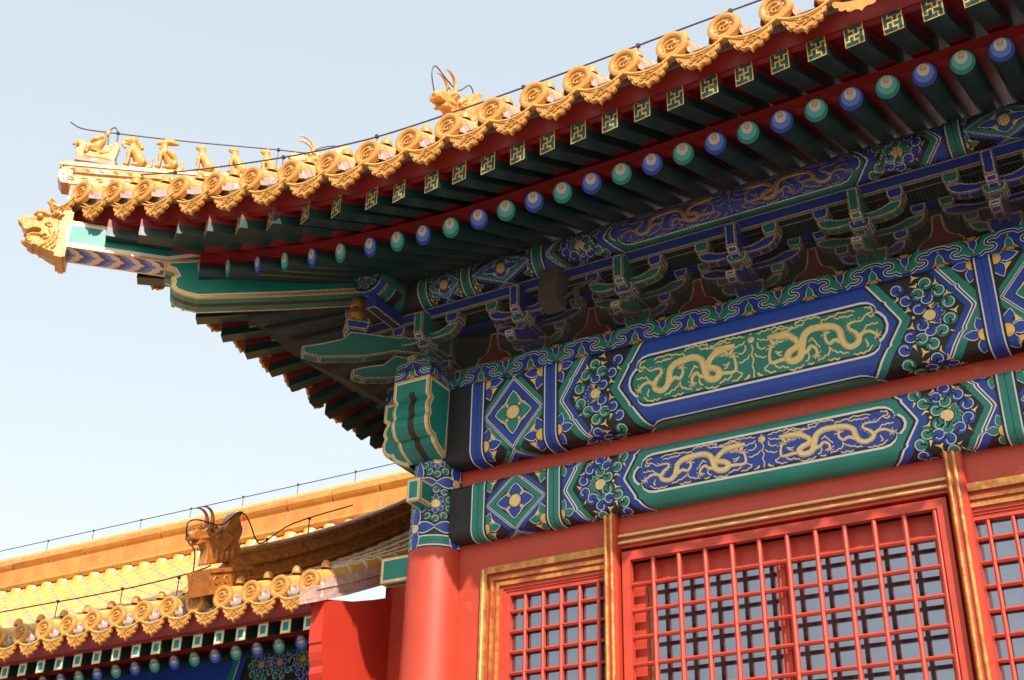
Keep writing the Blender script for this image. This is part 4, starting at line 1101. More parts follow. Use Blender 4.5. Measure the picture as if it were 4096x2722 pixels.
# pan tiles: one sheet under the courses, dished between them
def pan_sheet(x0, x1, ye, prof_of, yend, m, dish, courses, nY=12):
    mb = MB(); xs = sorted(set([x for c in zip(courses, courses[1:]) for x in (c[0] + (c[1] - c[0]) * t for t in (0, .25, .5, .75, 1))] + [x0, x1]))
    rows = []
    for x in xs:
        d = 0
        for a, b in zip(courses, courses[1:]):
            if a <= x <= b: t = (x - a) / (b - a); d = dish * (1 - (2 * t - 1) ** 2)
        p = prof_of(x); y0 = ye(x); y1 = max(yend(x), y0 + .05)
        rows.append([V((x, y0 + (y1 - y0) * k / nY, p(y0 + (y1 - y0) * k / nY) - .105 - d)) for k in range(nY + 1)])
    for a, b in zip(rows, rows[1:]):
        for k in range(nY): mb.add([a[k], b[k], b[k + 1], a[k + 1]], [(0, 1, 2, 3)], m, True)
    return mb
pan = pan_sheet(-3.02, XR, lambda x: yt(x) - .01, mprof, lambda x: min(x, .9) if x < .9 else .9, 'glazeworn', .075, XTD)
o = pan.build('pan_tile', HALL); mirror_copy(o, HALL, PL)
mb = MB(); mb.quad((-.2, .6, 10.3), (XR, .6, 10.3), (XR, 8, 12.5), (-.2, 8, 12.5), 'glazeworn'); mb.build('upper_roof', HALL)

# ------------------------------------------------------------------ hip beams at the corner
HFR = (V((0, 0, 0)), DG, FZ, DW)
def dpt(D, z, off=0.0): return V((-D, -D, z)) + DW * off
hw = .165
mb = MB()
LP = [(2.13, 8.66), (2.125, 8.565), (2.065, 8.548), (2.045, 8.505), (2.075, 8.465), (2.06, 8.425), (2.065, 8.365), (2.03, 8.315), (1.96, 8.287), (1.86, 8.275), (1.25, 8.46), (.1, 8.84), (.1, 9.2), (1.2, 8.98), (2.0, 8.70)]
near = [dpt(a, b, -hw) for a, b in LP]; far = [dpt(a, b, hw) for a, b in LP]
lay = [(0, 'gold'), (.030, 'white'), (.042, 'teal')]
mb.panel(near if newell(near).dot(DW) < 0 else near[::-1], lay, .002); mb.panel(far if newell(far).dot(DW) > 0 else far[::-1], lay, .002)
fp = [(-a * 1.41421, b) for a, b in LP[:12]]
mp0, cuts = strip_map(fp, 0)
S2 = 1 / 1.41421
mpl = lambda u, v, h: (lambda q: V((q.y * S2, q.y * S2, q.z)) - DW * u)(mp0(0, v, h))
for i in range(len(cuts) - 1): mb.quad(mpl(-hw, cuts[i], 0), mpl(hw, cuts[i], 0), mpl(hw, cuts[i + 1], 0), mpl(-hw, cuts[i + 1], 0), 'gold')
A = Art(); v0, v1 = cuts[0], cuts[-1]
A.rect(1, 'white', -hw + .02, v0, hw - .02, v1 - .02); A.rect(2, 'teal', -hw + .032, v0, hw - .032, v1 - .03); A.rect(3, 'brownblack', -.03, v0, .035, v1 - .03)
paint(mb, A, mpl, [-hw, hw], cuts, .0015)
mb.build('hip_beam', HALL, label='lower green hip beam with a scrolled gilt nose')
mb = MB(); hz = .160; z0, z1 = 8.648, 8.96
ZP = [(2.86, z0), (2.86, z1), (2.2, z1 - .01), (1.2, 9.25), (1.0, 9.2), (2.12, z0 + .004)]
for s in (-1, 1):
    P = [dpt(a, b, s * hz) for a, b in ZP]; P = P if newell(P).dot(DW) * s > 0 else P[::-1]
    mb.panel(P, [(0, 'gold'), (.018, 'white'), (.055, 'teal')], .002)
A = Art(); L0, L1 = 0.0, (2.86 - 2.12) * 1.41421
A.rect(0, 'gold', 0, -hz, L1, hz)
i0, i1 = .03, L1 - .03; w_ = hz - .024
def bulge(v): t = abs(v) / w_; return .10 * (1 - t ** 1.6) + .018 * cos(t * 3 * pi) * (1 - t)
edges = []
per = (i1 - i0 + .1) / 5.4
for k in range(-1, 7):
    for f, m in ((0, 'blue'), (.30, 'midblue'), (.60, 'palewhite'), (.90, 'gold')): edges.append((i0 - .13 + (k + f) * per, m))
vv = [-w_ + 2 * w_ * i / 28 for i in range(29)]
for (a, m), (b, _) in zip(edges, edges[1:]):
    A.poly(1, m, [(a + bulge(v), v) for v in vv] + [(b + bulge(v), v) for v in reversed(vv)])
A2 = Art()
for L, m, P in A.p:
    if L == 0: A2.p.append((0, m, P)); continue
    P = clip(P, 0, i0, False); P = clip(P, 0, i1, True) if P else P
    if P: A2.p.append((1, m, P))
mpz = lambda u, v, h: V((-(2.86 - u * S2), -(2.86 - u * S2), z0 - h)) + DW * v
tst = (mpz(1, 0, 0) - mpz(0, 0, 0)).cross(mpz(0, 1, 0) - mpz(0, 0, 0)).z
mpz2 = mpz if tst < 0 else (lambda u, v, h: mpz(u, -v, h))
paint(mb, A2, mpz2, [0, L1], [-hz, hz], .0012)
mb.poly([dpt(2.86, z0, -hz), dpt(2.86, z1, -hz), dpt(2.86, z1, hz), dpt(2.86, z0, hz)], 'teal')
mb.build('hip_beam', HALL, label='upper hip beam with blue and white cloud painting underneath')

# ------------------------------------------------------------------ hip ridge
def ridge_z(D):                                   # top of the ridge cap along the corner
    return 9.778 + .125 * (2.98 - D) + .03 * (2.98 - D) ** 2
mb = MB()
def ridge_strip(D0, D1, secs, zf_, N=14):         # secs: list of closed sections [(off, dz), ...], material
    for sec, m in secs:
        rows = []
        for i in range(N + 1):
            D = D0 + (D1 - D0) * i / N; z = zf_(D); rows.append([dpt(D, z + dz, of) for of, dz in sec])
        k = len(sec)
        for a, b in zip(rows, rows[1:]):
            for j in range(k):
                f = [a[j], b[j], b[(j + 1) % k], a[(j + 1) % k]]; mb.add(f, [(0, 1, 2, 3)], m)
        mb.poly(rows[0], m); mb.poly(rows[-1][::-1], m)
def half(r, top, n=8): return [(-r * cos(pi * i / n), top - r + r * sin(pi * i / n)) for i in range(n + 1)]
def sect(D0, D1, dz=0.0):
    ridge_strip(D0, D1, [(half(.075, dz) + [(.075, dz - .085), (-.075, dz - .085)], 'glazeworn')], ridge_z)
    ridge_strip(D0 - .01, D1, [([(-.062, dz - .135), (.062, dz - .135), (.062, dz - .083), (-.062, dz - .083)][::-1], 'mortar')], ridge_z)
    ridge_strip(D0 + .0, D1, [([(-.11, dz - .195), (.11, dz - .195), (.115, dz - .155), (.10, dz - .135), (-.10, dz - .135), (-.115, dz - .155)][::-1], 'glazeworn')], ridge_z)
    ridge_strip(D0 - .07, D1, [([(-.085, dz - .24), (.085, dz - .24), (.085, dz - .193), (-.085, dz - .193)][::-1], 'mortar')], ridge_z)
    ridge_strip(D0 - .07, D1, [([(-.13, dz - .36), (.13, dz - .36), (.135, dz - .27), (.115, dz - .24), (-.115, dz - .24), (-.135, dz - .27)][::-1], 'glaze')], ridge_z)
    ridge_strip(D0 - .09, D1, [([(-.12, dz - .62), (.12, dz - .62), (.12, dz - .36), (-.12, dz - .36)][::-1], 'mortar')], ridge_z)
sect(2.985, 1.30)
# carved scrolls on the mouldings
for k in range(5):
    D = 2.90 - k * .10
    for z, o, r in ((ridge_z(D) - .165, -.118, .018), (ridge_z(D) - .30, -.140, .026)):
        q = [dpt(D + r * 1.2 * cos(t) * (1 - t / 9), z + r * sin(t) * (1 - t / 9), o) for t in [i * .6 for i in range(11)]]
        mb.tube(q, .006, 'glazeworn', 5)
# brown undercut front
fr_ = [(2.995, 9.60), (3.0, 9.50), (2.97, 9.44), (2.90, 9.44), (2.90, 9.60)]
for s in (-1, 1): 
    P = [dpt(a, b, s * .115) for a, b in fr_]; mb.poly(P if newell(P).dot(DW) * s > 0 else P[::-1], 'glazebrownshade')
for i in range(len(fr_)):
    a, b = fr_[i], fr_[(i + 1) % len(fr_)]; mb.quad(dpt(*a, -.115), dpt(*b, -.115), dpt(*b, .115), dpt(*a, .115), 'glazebrownshade')
# disc closing the cap
mb.lathe([(.08, 0), (.08, .03), (.06, .035), (.05, .02), (0, .02)], dpt(2.985, ridge_z(2.985) - .075), -DG * -1, 'glazeend', 18)
mb.build('hip_ridge', HALL, label='stepped yellow ridge running down to the roof corner')
mb = MB()
def ridge_z2(D): return 10.42 + .55 * (1.0 - D)
sect0 = sect
def tall(D0, D1):
    ridge_strip(D0, D1, [(half(.085, 0) + [(.085, -.095), (-.085, -.095)], 'glazeridge')], ridge_z2)
    ridge_strip(D0, D1, [([(-.07, -.7), (.07, -.7), (.07, -.09), (-.07, -.09)][::-1], 'glazeridge')], ridge_z2)
    ridge_strip(D0, D1, [([(-.13, -.34), (.13, -.34), (.135, -.27), (.10, -.23), (-.10, -.23), (-.135, -.27)][::-1], 'glaze')], ridge_z2)
tall(.98, -.75)
mb.build('hip_ridge', HALL, label='taller upper part of the corner ridge')
mb = MB(); X = .80                                # ridge of the gable above, running up the slope
for y0, y1, z0_, z1_ in ((-.95, 1.2, 10.06, 11.35),):
    for w0, a, b, m in ((.09, .25, .34, 'glazeridge'), (.13, .12, .2, 'glaze'), (.09, -.4, .25, 'mortar')):
        mb.hexa([V((X - w0, y0, z0_ + a)), V((X + w0, y0, z0_ + a)), V((X + w0, y1, z1_ + a)), V((X - w0, y1, z1_ + a))], [V((X - w0, y0, z0_ + b)), V((X + w0, y0, z0_ + b)), V((X + w0, y1, z1_ + b)), V((X - w0, y1, z1_ + b))], m)
mb.build('gable_ridge', HALL)
# ------------------------------------------------------------------ glazed figures
def figure(name, loc, fw, label, cat, group, build, matn='glazefig', vox=.012, scale=1.0, shear=0.0, near=None):
    root = empty(name, loc, label, cat, group)
    f = V((fw[0], fw[1], 0)).normalized(); s = V((0, 0, 1)).cross(f)
    base = V(loc)
    T = lambda x, y, z: base + f * (x * scale) + s * (y * scale) + V((0, 0, (z - shear * x) * scale))
    parts = build(T, scale)
    for nm, mb, vx in parts:
        o = mb.build(nm, root)
        if vx:
            r = o.modifiers.new('remesh', 'REMESH'); r.mode = 'VOXEL'; r.voxel_size = vx * scale; r.use_smooth_shade = True
            sm = o.modifiers.new('smooth', 'SMOOTH'); sm.iterations = 2; sm.factor = .5
    if near: root.location = CAM + (V(root.location) - CAM) * near; root.scale = (near,) * 3
    return root
def slab(mb, T, prof, hw0, m, tp=None):         # side outline with thickness; edges drawn in a little
    A = [T(x, -hw0 * (tp(x, z) if tp else 1), z) for x, z in prof]; B = [T(x, hw0 * (tp(x, z) if tp else 1), z) for x, z in prof]
    q = [(x, z) for x, z in prof]
    mb.poly(A if newell(A).dot(T(0, -1, 0) - T(0, 0, 0)) > 0 else A[::-1], m); mb.poly(B if newell(B).dot(T(0, 1, 0) - T(0, 0, 0)) > 0 else B[::-1], m)
    flip = newell(A).dot(T(0, -1, 0) - T(0, 0, 0)) > 0
    n = len(prof)
    for i in range(n):
        j = (i + 1) % n; f = [A[i], B[i], B[j], A[j]]; mb.add(f if flip else f[::-1], [(0, 1, 2, 3)], m)
def dragon_finial(m, eye='eyewhite', ribs=True):
    def b(T, sc):
        out = []
        mb = MB()
        mane = smooth([(-.10, .0), (-.02, .10), (.02, .30), (-.02, .42), (-.12, .50), (-.24, .56), (-.30, .68), (-.40, .78), (-.52, .80), (-.56, .76), (-.50, .70), (-.52, .62), (-.60, .50), (-.58, .38), (-.54, .30), (-.60, .20), (-.64, .02), (-.62, 0)], 3)
        slab(mb, T, mane, .085, m)
        for k in range(6):                        # wavy strands on both sides
            y0 = .10 + .06 * k
            for s in (-1, 1):
                q = smooth([(-.06 - .045 * k, .34 + .018 * k - .05), (-.18 - .02 * k, .40 + .01 * k), (-.26 - .018 * k, .44 + .02 * k), (-.33 - .03 * k * .4, .56 + .012 * k), (-.42 - .018 * k, .62 + .020 * k), (-.47 - .01 * k, .70 + .012 * k)], 3)
                q = [(x, z - .03 * k) for x, z in q]
                mb.tube([T(x, s * .085, z) for x, z in q], .017 * sc, m, 6)
        for s in (-1, 1):                         # shoulder scales and drapery
            for k in range(4): mb.tube([T(-.12 - .11 * k, s * .088, .04), T(-.10 - .11 * k, s * .10, .14), T(-.14 - .11 * k, s * .088, .24)], [.02 * sc, .03 * sc, .01 * sc], m, 6)
            mb.tube([T(x, s * .10, z) for x, z in smooth([(-.08, .20), (-.20, .18), (-.30, .26), (-.38, .36), (-.32, .42)], 3)], .022 * sc, m, 6)
        neck = smooth([(.10, 0), (.08, .14), (.10, .26), (.16, .36), (.14, .50), (-.08, .52), (-.14, .3), (-.12, 0)], 3); slab(mb, T, neck, .075, m)
        skull = smooth([(-.10, .40), (.06, .36), (.20, .345), (.29, .325), (.315, .36), (.26, .40), (.38, .42), (.42, .46), (.41, .53), (.35, .565), (.20, .55), (.14, .57), (.06, .60), (-.04, .60), (-.12, .54)], 3)
        slab(mb, T, skull, .085, m)
        mb.ball(T(.37, 0, .50), (.06 * sc, .085 * sc, .055 * sc), m); mb.ball(T(.33, .05, .56), .03 * sc, m); mb.ball(T(.33, -.05, .56), .03 * sc, m)
        for s in (-1, 1):
            mb.tube([T(.19, s * .08, .55), T(.12, s * .10, .585), T(.03, s * .10, .575), T(-.02, s * .09, .55)], [.02 * sc, .026 * sc, .024 * sc, .01 * sc], m, 6)
            mb.tube([T(.26, s * .085, .43), T(.16, s * .095, .425), (T(.07, s * .095, .42))], [.014 * sc, .018 * sc, .018 * sc], m, 6)
            for k in range(4): mb.ball(T(.02 - .04 * k, s * .10, .46 - .02 * k + .03 * (k % 2)), .032 * sc, m, 8, 5)
            mb.tube([T(-.02, s * .10, .50), T(-.09, s * .13, .53), T(-.15, s * .12, .58)], [.03 * sc, .03 * sc, .008 * sc], m, 6)
            mb.ball(T(.09, s * .085, .53), .036 * sc, m, 8, 6)
        out.append(('body', mb, .0115))
        for s in (-1, 1):
            e = MB(); e.ball(T(.095, s * .112, .53), .022 * sc, eye, 10, 6); e.ball(T(.105, s * .128, .53), .010 * sc, 'black', 8, 5); out.append(('eye', e, None))
            h = MB(); q = smooth([(.05, .59), (.045, .68), (.06, .77), (.12, .86), (.22, .92), (.30, .925)], 4)
            n = len(q); h.tube([T(x, s * (.05 + .02 * i / n), z) for i, (x, z) in enumerate(q)], [(.036 - .031 * (i / n) ** 1.3) * sc for i in range(n)], m, 10); 
            h.lathe([(.055 * sc, 0), (.06 * sc, .03 * sc), (.04 * sc, .06 * sc), (0, .07 * sc)], T(.05, s * .05, .56), (0, 0, 1), m, 12)
            out.append(('horn', h, None))
        return out
    return b
F0 = (0, -1)
figure('dragon_finial', (.80, -1.30, 9.88), F0, 'horned dragon head with pale wavy mane at the highest point of the sunlit eave', 'roof figure', 'dragon heads on the ridges', dragon_finial('glazefig'), scale=.82, shear=.4)
figure('dragon_finial', (-1.148, -1.148, 10.01), (-1, -1), 'horned dragon head half hidden behind the eave tiles after the row of beasts', 'roof figure', 'dragon heads on the ridges', dragon_finial('glazefig'), scale=.68, shear=.1)
SDX = -3.75
figure('dragon_finial', (SDX, .706, 6.583), F0, 'horned dragon head coloured dark brown for the eave shadow on the lower roof of the side hall', 'roof figure', 'dragon heads on the ridges', dragon_finial('glazebrownshade', 'black'), scale=.80, shear=.42, near=.885)  # shadow of the big eave is put into its darker glaze

def phoenix(T, sc):
    m = 'glazefig'; mb = MB()
    body = smooth([(.22, .0), (.24, .10), (.21, .17), (.23, .22), (.20, .26), (.12, .24), (.02, .17), (-.08, .15), (-.16, .22), (-.24, .33), (-.30, .30), (-.29, .14), (-.27, 0)], 3); slab(mb, T, body, .055, m)
    mb.ball(T(.22, 0, .235), (.055 * sc, .045 * sc, .05 * sc), m); mb.tube([T(.25, 0, .235), T(.33, 0, .205)], [.03 * sc, .005 * sc], m, 7); mb.tube([T(.25, 0, .21), T(.27, 0, .15)], [.014 * sc, .010 * sc], m, 6)
    for k in range(4): mb.ball(T(.24 - .03 * k, 0, .285 - .003 * k), .022 * sc, m, 8, 5)
    for s in (-1, 1):
        mb.tube([T(x, s * .058, z) for x, z in smooth([(.10, .08), (.10, .03), (.02, .02), (-.10, .035), (-.22, .02)], 3)], .014 * sc, m, 6)
        for k in range(4): mb.tube([T(-.06 - .02 * k, s * .06, .10 + .03 * k), T(-.20 - .01 * k, s * .055, .16 + .045 * k)], [.022 * sc, .010 * sc], m, 6)
    o = [('bird', mb, .0105)]
    r = MB()                                      # seated rider in a robe
    r.tube([T(.02, 0, .12), T(0, 0, .22), T(-.06, 0, .34), T(-.085, 0, .42)], [.085 * sc, .075 * sc, .058 * sc, .032 * sc], m, 12)
    r.ball(T(-.105, 0, .465), (.035 * sc, .032 * sc, .042 * sc), m); r.tube([T(-.12, 0, .50), T(-.13, 0, .535)], [.026 * sc, .020 * sc], m, 8)
    r.ball(T(-.072, 0, .462), .010 * sc, m, 6, 4)
    for s in (-1, 1):
        r.tube([T(-.06, s * .05, .38), T(.02, s * .065, .31), T(.08, s * .03, .29)], [.035 * sc, .036 * sc, .028 * sc], m, 8)
        r.tube([T(.0, s * .05, .20), T(.10, s * .065, .17), (T(.11, s * .06, .07))], [.05 * sc, .045 * sc, .03 * sc], m, 8)
    o.append(('rider', r, .0105))
    b = MB(); P0 = [T(-.29, -.06, -.06), T(.23, -.06, -.06), T(.23, .06, -.06), T(-.29, .06, -.06)]; P1 = [T(-.29, -.06, .01), T(.23, -.06, .01), T(.23, .06, .01), T(-.29, .06, .01)]
    b.hexa(P0 if newell(P0).z > 0 else P0[::-1], P1 if newell(P0).z > 0 else P1[::-1], 'mortar'); o.append(('plinth', b, None))
    return o
def beast(kind):
    def b(T, sc):
        m = 'glazefig'; mb = MB()
        # seated: haunches at the back, straight forelegs, raised head
        mb.tube([T(-.10, 0, .07), T(-.06, 0, .16), T(0, 0, .26), T(.045, 0, .33), T(.05, 0, .40)], [.085 * sc, .085 * sc, .07 * sc, .055 * sc, .045 * sc], m, 12)
        for s in (-1, 1):
            mb.tube([T(.055, s * .035, .30), T(.085, s * .045, .20), T(.075, s * .045, .10), T(.08, s * .045, .01)], [.04 * sc, .033 * sc, .024 * sc, .022 * sc], m, 8)
            mb.ball(T(.105, s * .045, .015), (.035 * sc, .024 * sc, .018 * sc), m, 8, 5)
            mb.ball(T(-.09, s * .05, .085), (.075 * sc, .04 * sc, .08 * sc), m, 10, 6)
            mb.tube([T(-.05, s * .06, .03), T(.03, s * .06, .015)], [.03 * sc, .022 * sc], m, 8)
            for k in range(3): mb.tube([T(.02 - .03 * k, s * .06, .30 - .05 * k), T(-.05 - .02 * k, s * .075, .24 - .05 * k), T(-.07, s * .06, .18 - .05 * k)], .012 * sc, m, 6)
        tq = smooth([(-.16, .03), (-.22, .06), (-.22, .15), (-.25, .20)], 3); mb.tube([T(x, 0, z) for x, z in tq], [.035 * sc, .036 * sc, .034 * sc, .032 * sc, .03 * sc, .026 * sc, .022 * sc, .018 * sc, .012 * sc, .006 * sc], m, 8)
        if kind == 'lion':
            mb.ball(T(.06, 0, .43), (.075 * sc, .062 * sc, .065 * sc), m); mb.tube([T(.09, 0, .43), T(.165, 0, .435)], [.045 * sc, .032 * sc], m, 8); mb.tube([T(.09, 0, .385), T(.15, 0, .38)], [.022 * sc, .014 * sc], m, 8)
            for k in range(5): mb.ball(T(.03 - .025 * k, 0, .485 - .035 * k), .034 * sc, m, 8, 5)
            mb.tube([T(.17, 0, .43), T(.185, 0, .36), T(.14, 0, .30)], [.02 * sc, .024 * sc, .02 * sc], m, 8)
        elif kind == 'winged':
            mb.ball(T(.06, 0, .44), (.06 * sc, .05 * sc, .05 * sc), m); mb.tube([T(.08, 0, .44), T(.165, 0, .415)], [.042 * sc, .018 * sc], m, 8); mb.tube([T(.09, 0, .40), T(.115, 0, .34)], [.018 * sc, .012 * sc], m, 8)
            mb.tube([T(.06, 0, .46), T(-.04, 0, .475), T(-.13, 0, .46)], [.05 * sc, .05 * sc, .022 * sc], m, 8)
            for s in (-1, 1): mb.tube([T(0, s * .07, .28), T(-.09, s * .09, .20), T(-.15, s * .08, .08)], [.03 * sc, .05 * sc, .012 * sc], m, 8)
        else:
            mb.ball(T(.055, 0, .435), (.058 * sc, .048 * sc, .052 * sc), m); mb.tube([T(.07, 0, .44), T(.15, 0, .45)], [.042 * sc, .026 * sc], m, 8); mb.tube([T(.08, 0, .41), T(.135, 0, .405)], [.018 * sc, .012 * sc], m, 8)
            for s in (-1, 1): mb.tube([T(.04, s * .035, .47), T(.03, s * .04, .51)], [.018 * sc, .006 * sc], m, 6)
            for k in range(6): mb.ball(T(.01 - .012 * k, 0, .45 - .045 * k), (.022 * sc, .016 * sc, .03 * sc), m, 8, 5)
        return [('body', mb, .0095)]
    return b
G = 'glazed beasts in a row on the corner ridge'
def rz(D): return ridge_z(D) - .004
figure('phoenix_rider', (-2.79, -2.79, rz(2.79) + .05), (-1, -1), 'robed rider on a crested bird, first figure at the tip of the corner ridge', 'roof figure', G, phoenix, scale=.80)
for D, kind, lab, sc in ((2.50, 'lion', 'curly maned seated lion figure with raised muzzle right behind the bird rider', .80), (2.27, 'winged', 'swept headed beast figure with folded wing between the lion and a maned beast', .80), (1.99, 'seahorse', 'maned seated beast figure third behind the bird rider, whole body showing', .72), (1.745, 'seahorse', 'prick eared seated beast figure with the wire crossing its chest', .72), (1.50, 'seahorse', 'last small beast figure, lower half hidden behind the eave tiles', .72)):
    figure('ridge_beast', (-D, -D, rz(D)), (-1, -1), lab, 'roof figure', G, beast(kind), scale=sc)
# dragon mouth cap on the end of the hip beam
def hip_head(T, sc):
    m = 'glazefig'; mb = MB()
    tp = lambda x, z: max(.42, 1 - 1.25 * max(0, x - .06))
    upper = smooth([(-.02, .27), (.06, .255), (.13, .235), (.19, .265), (.27, .27), (.32, .22), (.39, .21), (.455, .215), (.485, .17), (.475, .11), (.43, .05), (.395, .015), (.375, .03), (.33, .055), (.25, .05), (.215, .02), (.225, -.02), (-.02, -.02)], 2)
    slab(mb, T, upper, .165, m, tp)
    lower = smooth([(-.02, .05), (.20, .0), (.235, -.035), (.30, -.03), (.355, -.045), (.385, -.085), (.375, -.135), (.335, -.165), (.27, -.17), (.20, -.20), (.10, -.245), (-.02, -.285)], 2)
    slab(mb, T, lower, .16, m, tp)
    mb.ball(T(.445, 0, .155), (.045, .085, .06), m); mb.ball(T(.36, 0, -.11), (.04, .085, .045), m)
    for s in (-1, 1):
        w = lambda x: s * .165 * max(.42, 1 - 1.25 * max(0, x - .06))
        mb.tube([T(.35, w(.35), .235), T(.30, w(.30) * 1.15, .262), T(.23, w(.23) * 1.1, .262), T(.17, w(.17), .23)], [.014, .026, .028, .012], m, 8)
        mb.tube([T(.14, w(.14), .235), T(.085, w(.085) * 1.15, .262), T(.03, w(.03) * 1.1, .235), T(.07, w(.07) * 1.06, .20)], [.02, .032, .03, .012], m, 8)
        lip = smooth([(.44, .06), (.39, .022), (.33, .06), (.25, .055), (.215, .02), (.24, -.03), (.32, -.028), (.375, -.06)], 3)
        mb.tube([T(x, w(x) * 1.02, z) for x, z in lip], .014, m, 6)
        for cx, cz, r in ((.15, .10, .045), (.17, -.06, .05), (.335, -.115, .036)):
            mb.tube([T(cx + r * cos(t) * (1 - t / 8), w(cx) * 1.03, cz + r * sin(t) * (1 - t / 8)) for t in [i * .6 for i in range(11)]], .013, m, 6)
        for k in range(3): mb.tube([T(x, w(x) * 1.02, z) for x, z in smooth([(.135 - .05 * k, .05), (.10 - .05 * k, -.04), (.12 - .05 * k, -.12), (.19 - .06 * k, -.185 - .015 * k)], 3)], .014, m, 6)
    for k in range(4): mb.tube([T(.30 - .08 * k, -.10 - .02 * k, -.175 - .022 * k), T(.31 - .08 * k, 0, -.185 - .022 * k), T(.30 - .08 * k, .10 + .02 * k, -.175 - .022 * k)], .012, m, 6)
    mb2 = MB(); f = (T(1, 0, 0) - T(0, 0, 0)); R = Matrix((f, (T(0, 1, 0) - T(0, 0, 0)), V((0, 0, 1)))).transposed()
    mb2.box(T(-.035, 0, -.005), (.06, .385, .57), 'glazefig', R); mb2.box(T(-.075, 0, -.005), (.03, .36, .54), 'glazefig', R); mb2.box(T(.012, 0, -.005), (.03, .36, .55), 'glazefig', R)
    e = MB()
    for s in (-1, 1): e.ball(T(.275, s * .135, .205), .032, 'glazefig', 12, 8)
    return [('muzzle', mb, .0075), ('collar', mb2, None), ('eye', e, None)]
figure('beam_end_dragon', (-2.88, -2.88, 8.80), (-1, -1), 'snarling yellow dragon head capping the tip of the painted hip beam', 'dragon head', None, hip_head, scale=.88)
# ------------------------------------------------------------------ side hall
SH = empty('side_hall', (-7, 2, 1.26), 'lower hall on the left with a bright yellow tiled roof and red gable shoulder', 'hall')
SY, SZ, SP = .75, 6.165, .4215
XE = -2.193
def sprof(y): d = y - SY; return SZ + .42 * d + .03 * d * d
RYS = 6.1
XS = [XE - SP * k for k in range(33)]
for i, X in enumerate(XS):
    barrel('barrel_tile', X, SY, SZ, sprof, RYS - .05, SH, R=.118, seg=.30, jit=.004, mort='mortar' if i % 1 == 0 else 'glaze')
for a, b in zip(XS, XS[1:]): inst('drip_tile', ME_DR, ((a + b) / 2, SY + .0, SZ), SH, (.94, 1, .95))
pan = pan_sheet(XS[-1] - .2, XE + .1, lambda x: SY - .01, lambda x: sprof, lambda x: RYS, 'glazeworn', .06, XS[::-1], 10)
pan.build('pan_tile', SH)
# main ridge
mb = MB(); ry = RYS + .05
x0, x1 = XS[-1] - .3, -4.2
def extr(mb, prof, x0, x1, m, y=ry):              # prof (dy, z)
    n = len(prof)
    A = [V((x0, y + a, z)) for a, z in prof]; B = [V((x1, y + a, z)) for a, z in prof]
    for i in range(n):
        j = (i + 1) % n; f = [A[i], B[i], B[j], A[j]]
        mb.add(f, [(0, 1, 2, 3)], m)
    mb.poly(A[::-1], m); mb.poly(B, m)
zb = sprof(RYS) + .03
KR = 1.32
zb0 = zb
rnd = random.Random(2); x = x0
while x < x1:
    w_ = min(.98, x1 - x); g = .012
    j = rnd.uniform(-.006, .006)
    extr(mb, [(a * KR, zb + c * KR) for a, c in ((-.16 + j, 0), (-.19 + j, .05), (-.17, .09), (-.13, .11), (-.13, .33), (-.16, .36), (-.185 + j, .40), (-.175, .45), (-.12, .48), (-.09, .50), (.12, .50), (.15, 0))], x + g, x + w_ - g, 'glazeridge')
    extr(mb, [(-.165, zb), (-.165, zb + .645), (.15, zb + .645), (.15, zb)], x + w_ - g, x + w_ + g, 'mortar')
    x += w_
extr(mb, [(-.10, zb + .65), (-.10, zb + .70), (.11, zb + .70), (.11, zb + .65)], x0, x1, 'mortar')
x = x0
while x < x1:
    w_ = min(.42, x1 - x); r = .105
    extr(mb, [(-r * cos(pi * k / 8), zb + .69 + r * sin(pi * k / 8)) for k in range(9)], x, x + w_ - .008, 'glaze'); x += w_
for i in range(33):                               # closing tiles along the foot of the ridge
    X = XE - SP * (i + .5); mb.lathe([(.16, -.12), (.15, .10)], (X, RYS - .1, sprof(RYS) - .10), (0, .25, 1), 'glaze', 12)
mb.build('main_ridge', SH)
# ridge running down to the dragon, eave shadow painted into its brown
mb = MB(); ys = [1.05 + .33 * k for k in range(13)]
for i, (ya, yb) in enumerate(zip(ys, ys[1:])):
    za, zb_ = sprof(ya), sprof(yb)
    def sec(y, z):
        z += -.06
        return [V((SDX - .15, y, z)), V((SDX + .15, y, z)), V((SDX + .15, y, z + .17)), V((SDX + .18, y, z + .20)), V((SDX + .17, y, z + .25)), V((SDX + .12, y, z + .27)), V((SDX + .09, y, z + .36)), V((SDX + .14, y, z + .40)), V((SDX + .13, y, z + .45)), V((SDX + .08, y, z + .47)), V((SDX + .07, y, z + .54))] + [V((SDX + .085 * cos(t), y, z + .57 + .085 * sin(t))) for t in [pi * k / 6 for k in range(7)]] + [V((SDX - .07, y, z + .54)), V((SDX - .08, y, z + .47)), V((SDX - .13, y, z + .45)), V((SDX - .14, y, z + .40)), V((SDX - .09, y, z + .36)), V((SDX - .12, y, z + .27)), V((SDX - .17, y, z + .25)), V((SDX - .18, y, z + .20)), V((SDX - .15, y, z + .17))]
    A_, B_ = sec(ya + .004, za), sec(yb - .004, zb_)
    n = len(A_)
    for k in range(n): mb.add([A_[k], A_[(k + 1) % n], B_[(k + 1) % n], B_[k]], [(3, 2, 1, 0)], 'glazebrownshade')
    mb.poly(A_, 'glazebrownshade'); mb.poly(B_[::-1], 'glazebrownshade')
RS = Matrix.Rotation(radians(20), 3, 'X')
mb.box((SDX, .98, 6.45), (.34, .72, .22), 'glazebrownshade', RS); mb.box((SDX, .97, 6.585), (.38, .76, .05), 'glazebrownshade', RS); mb.box((SDX, .98, 6.33), (.38, .74, .06), 'glazebrownshade', RS)
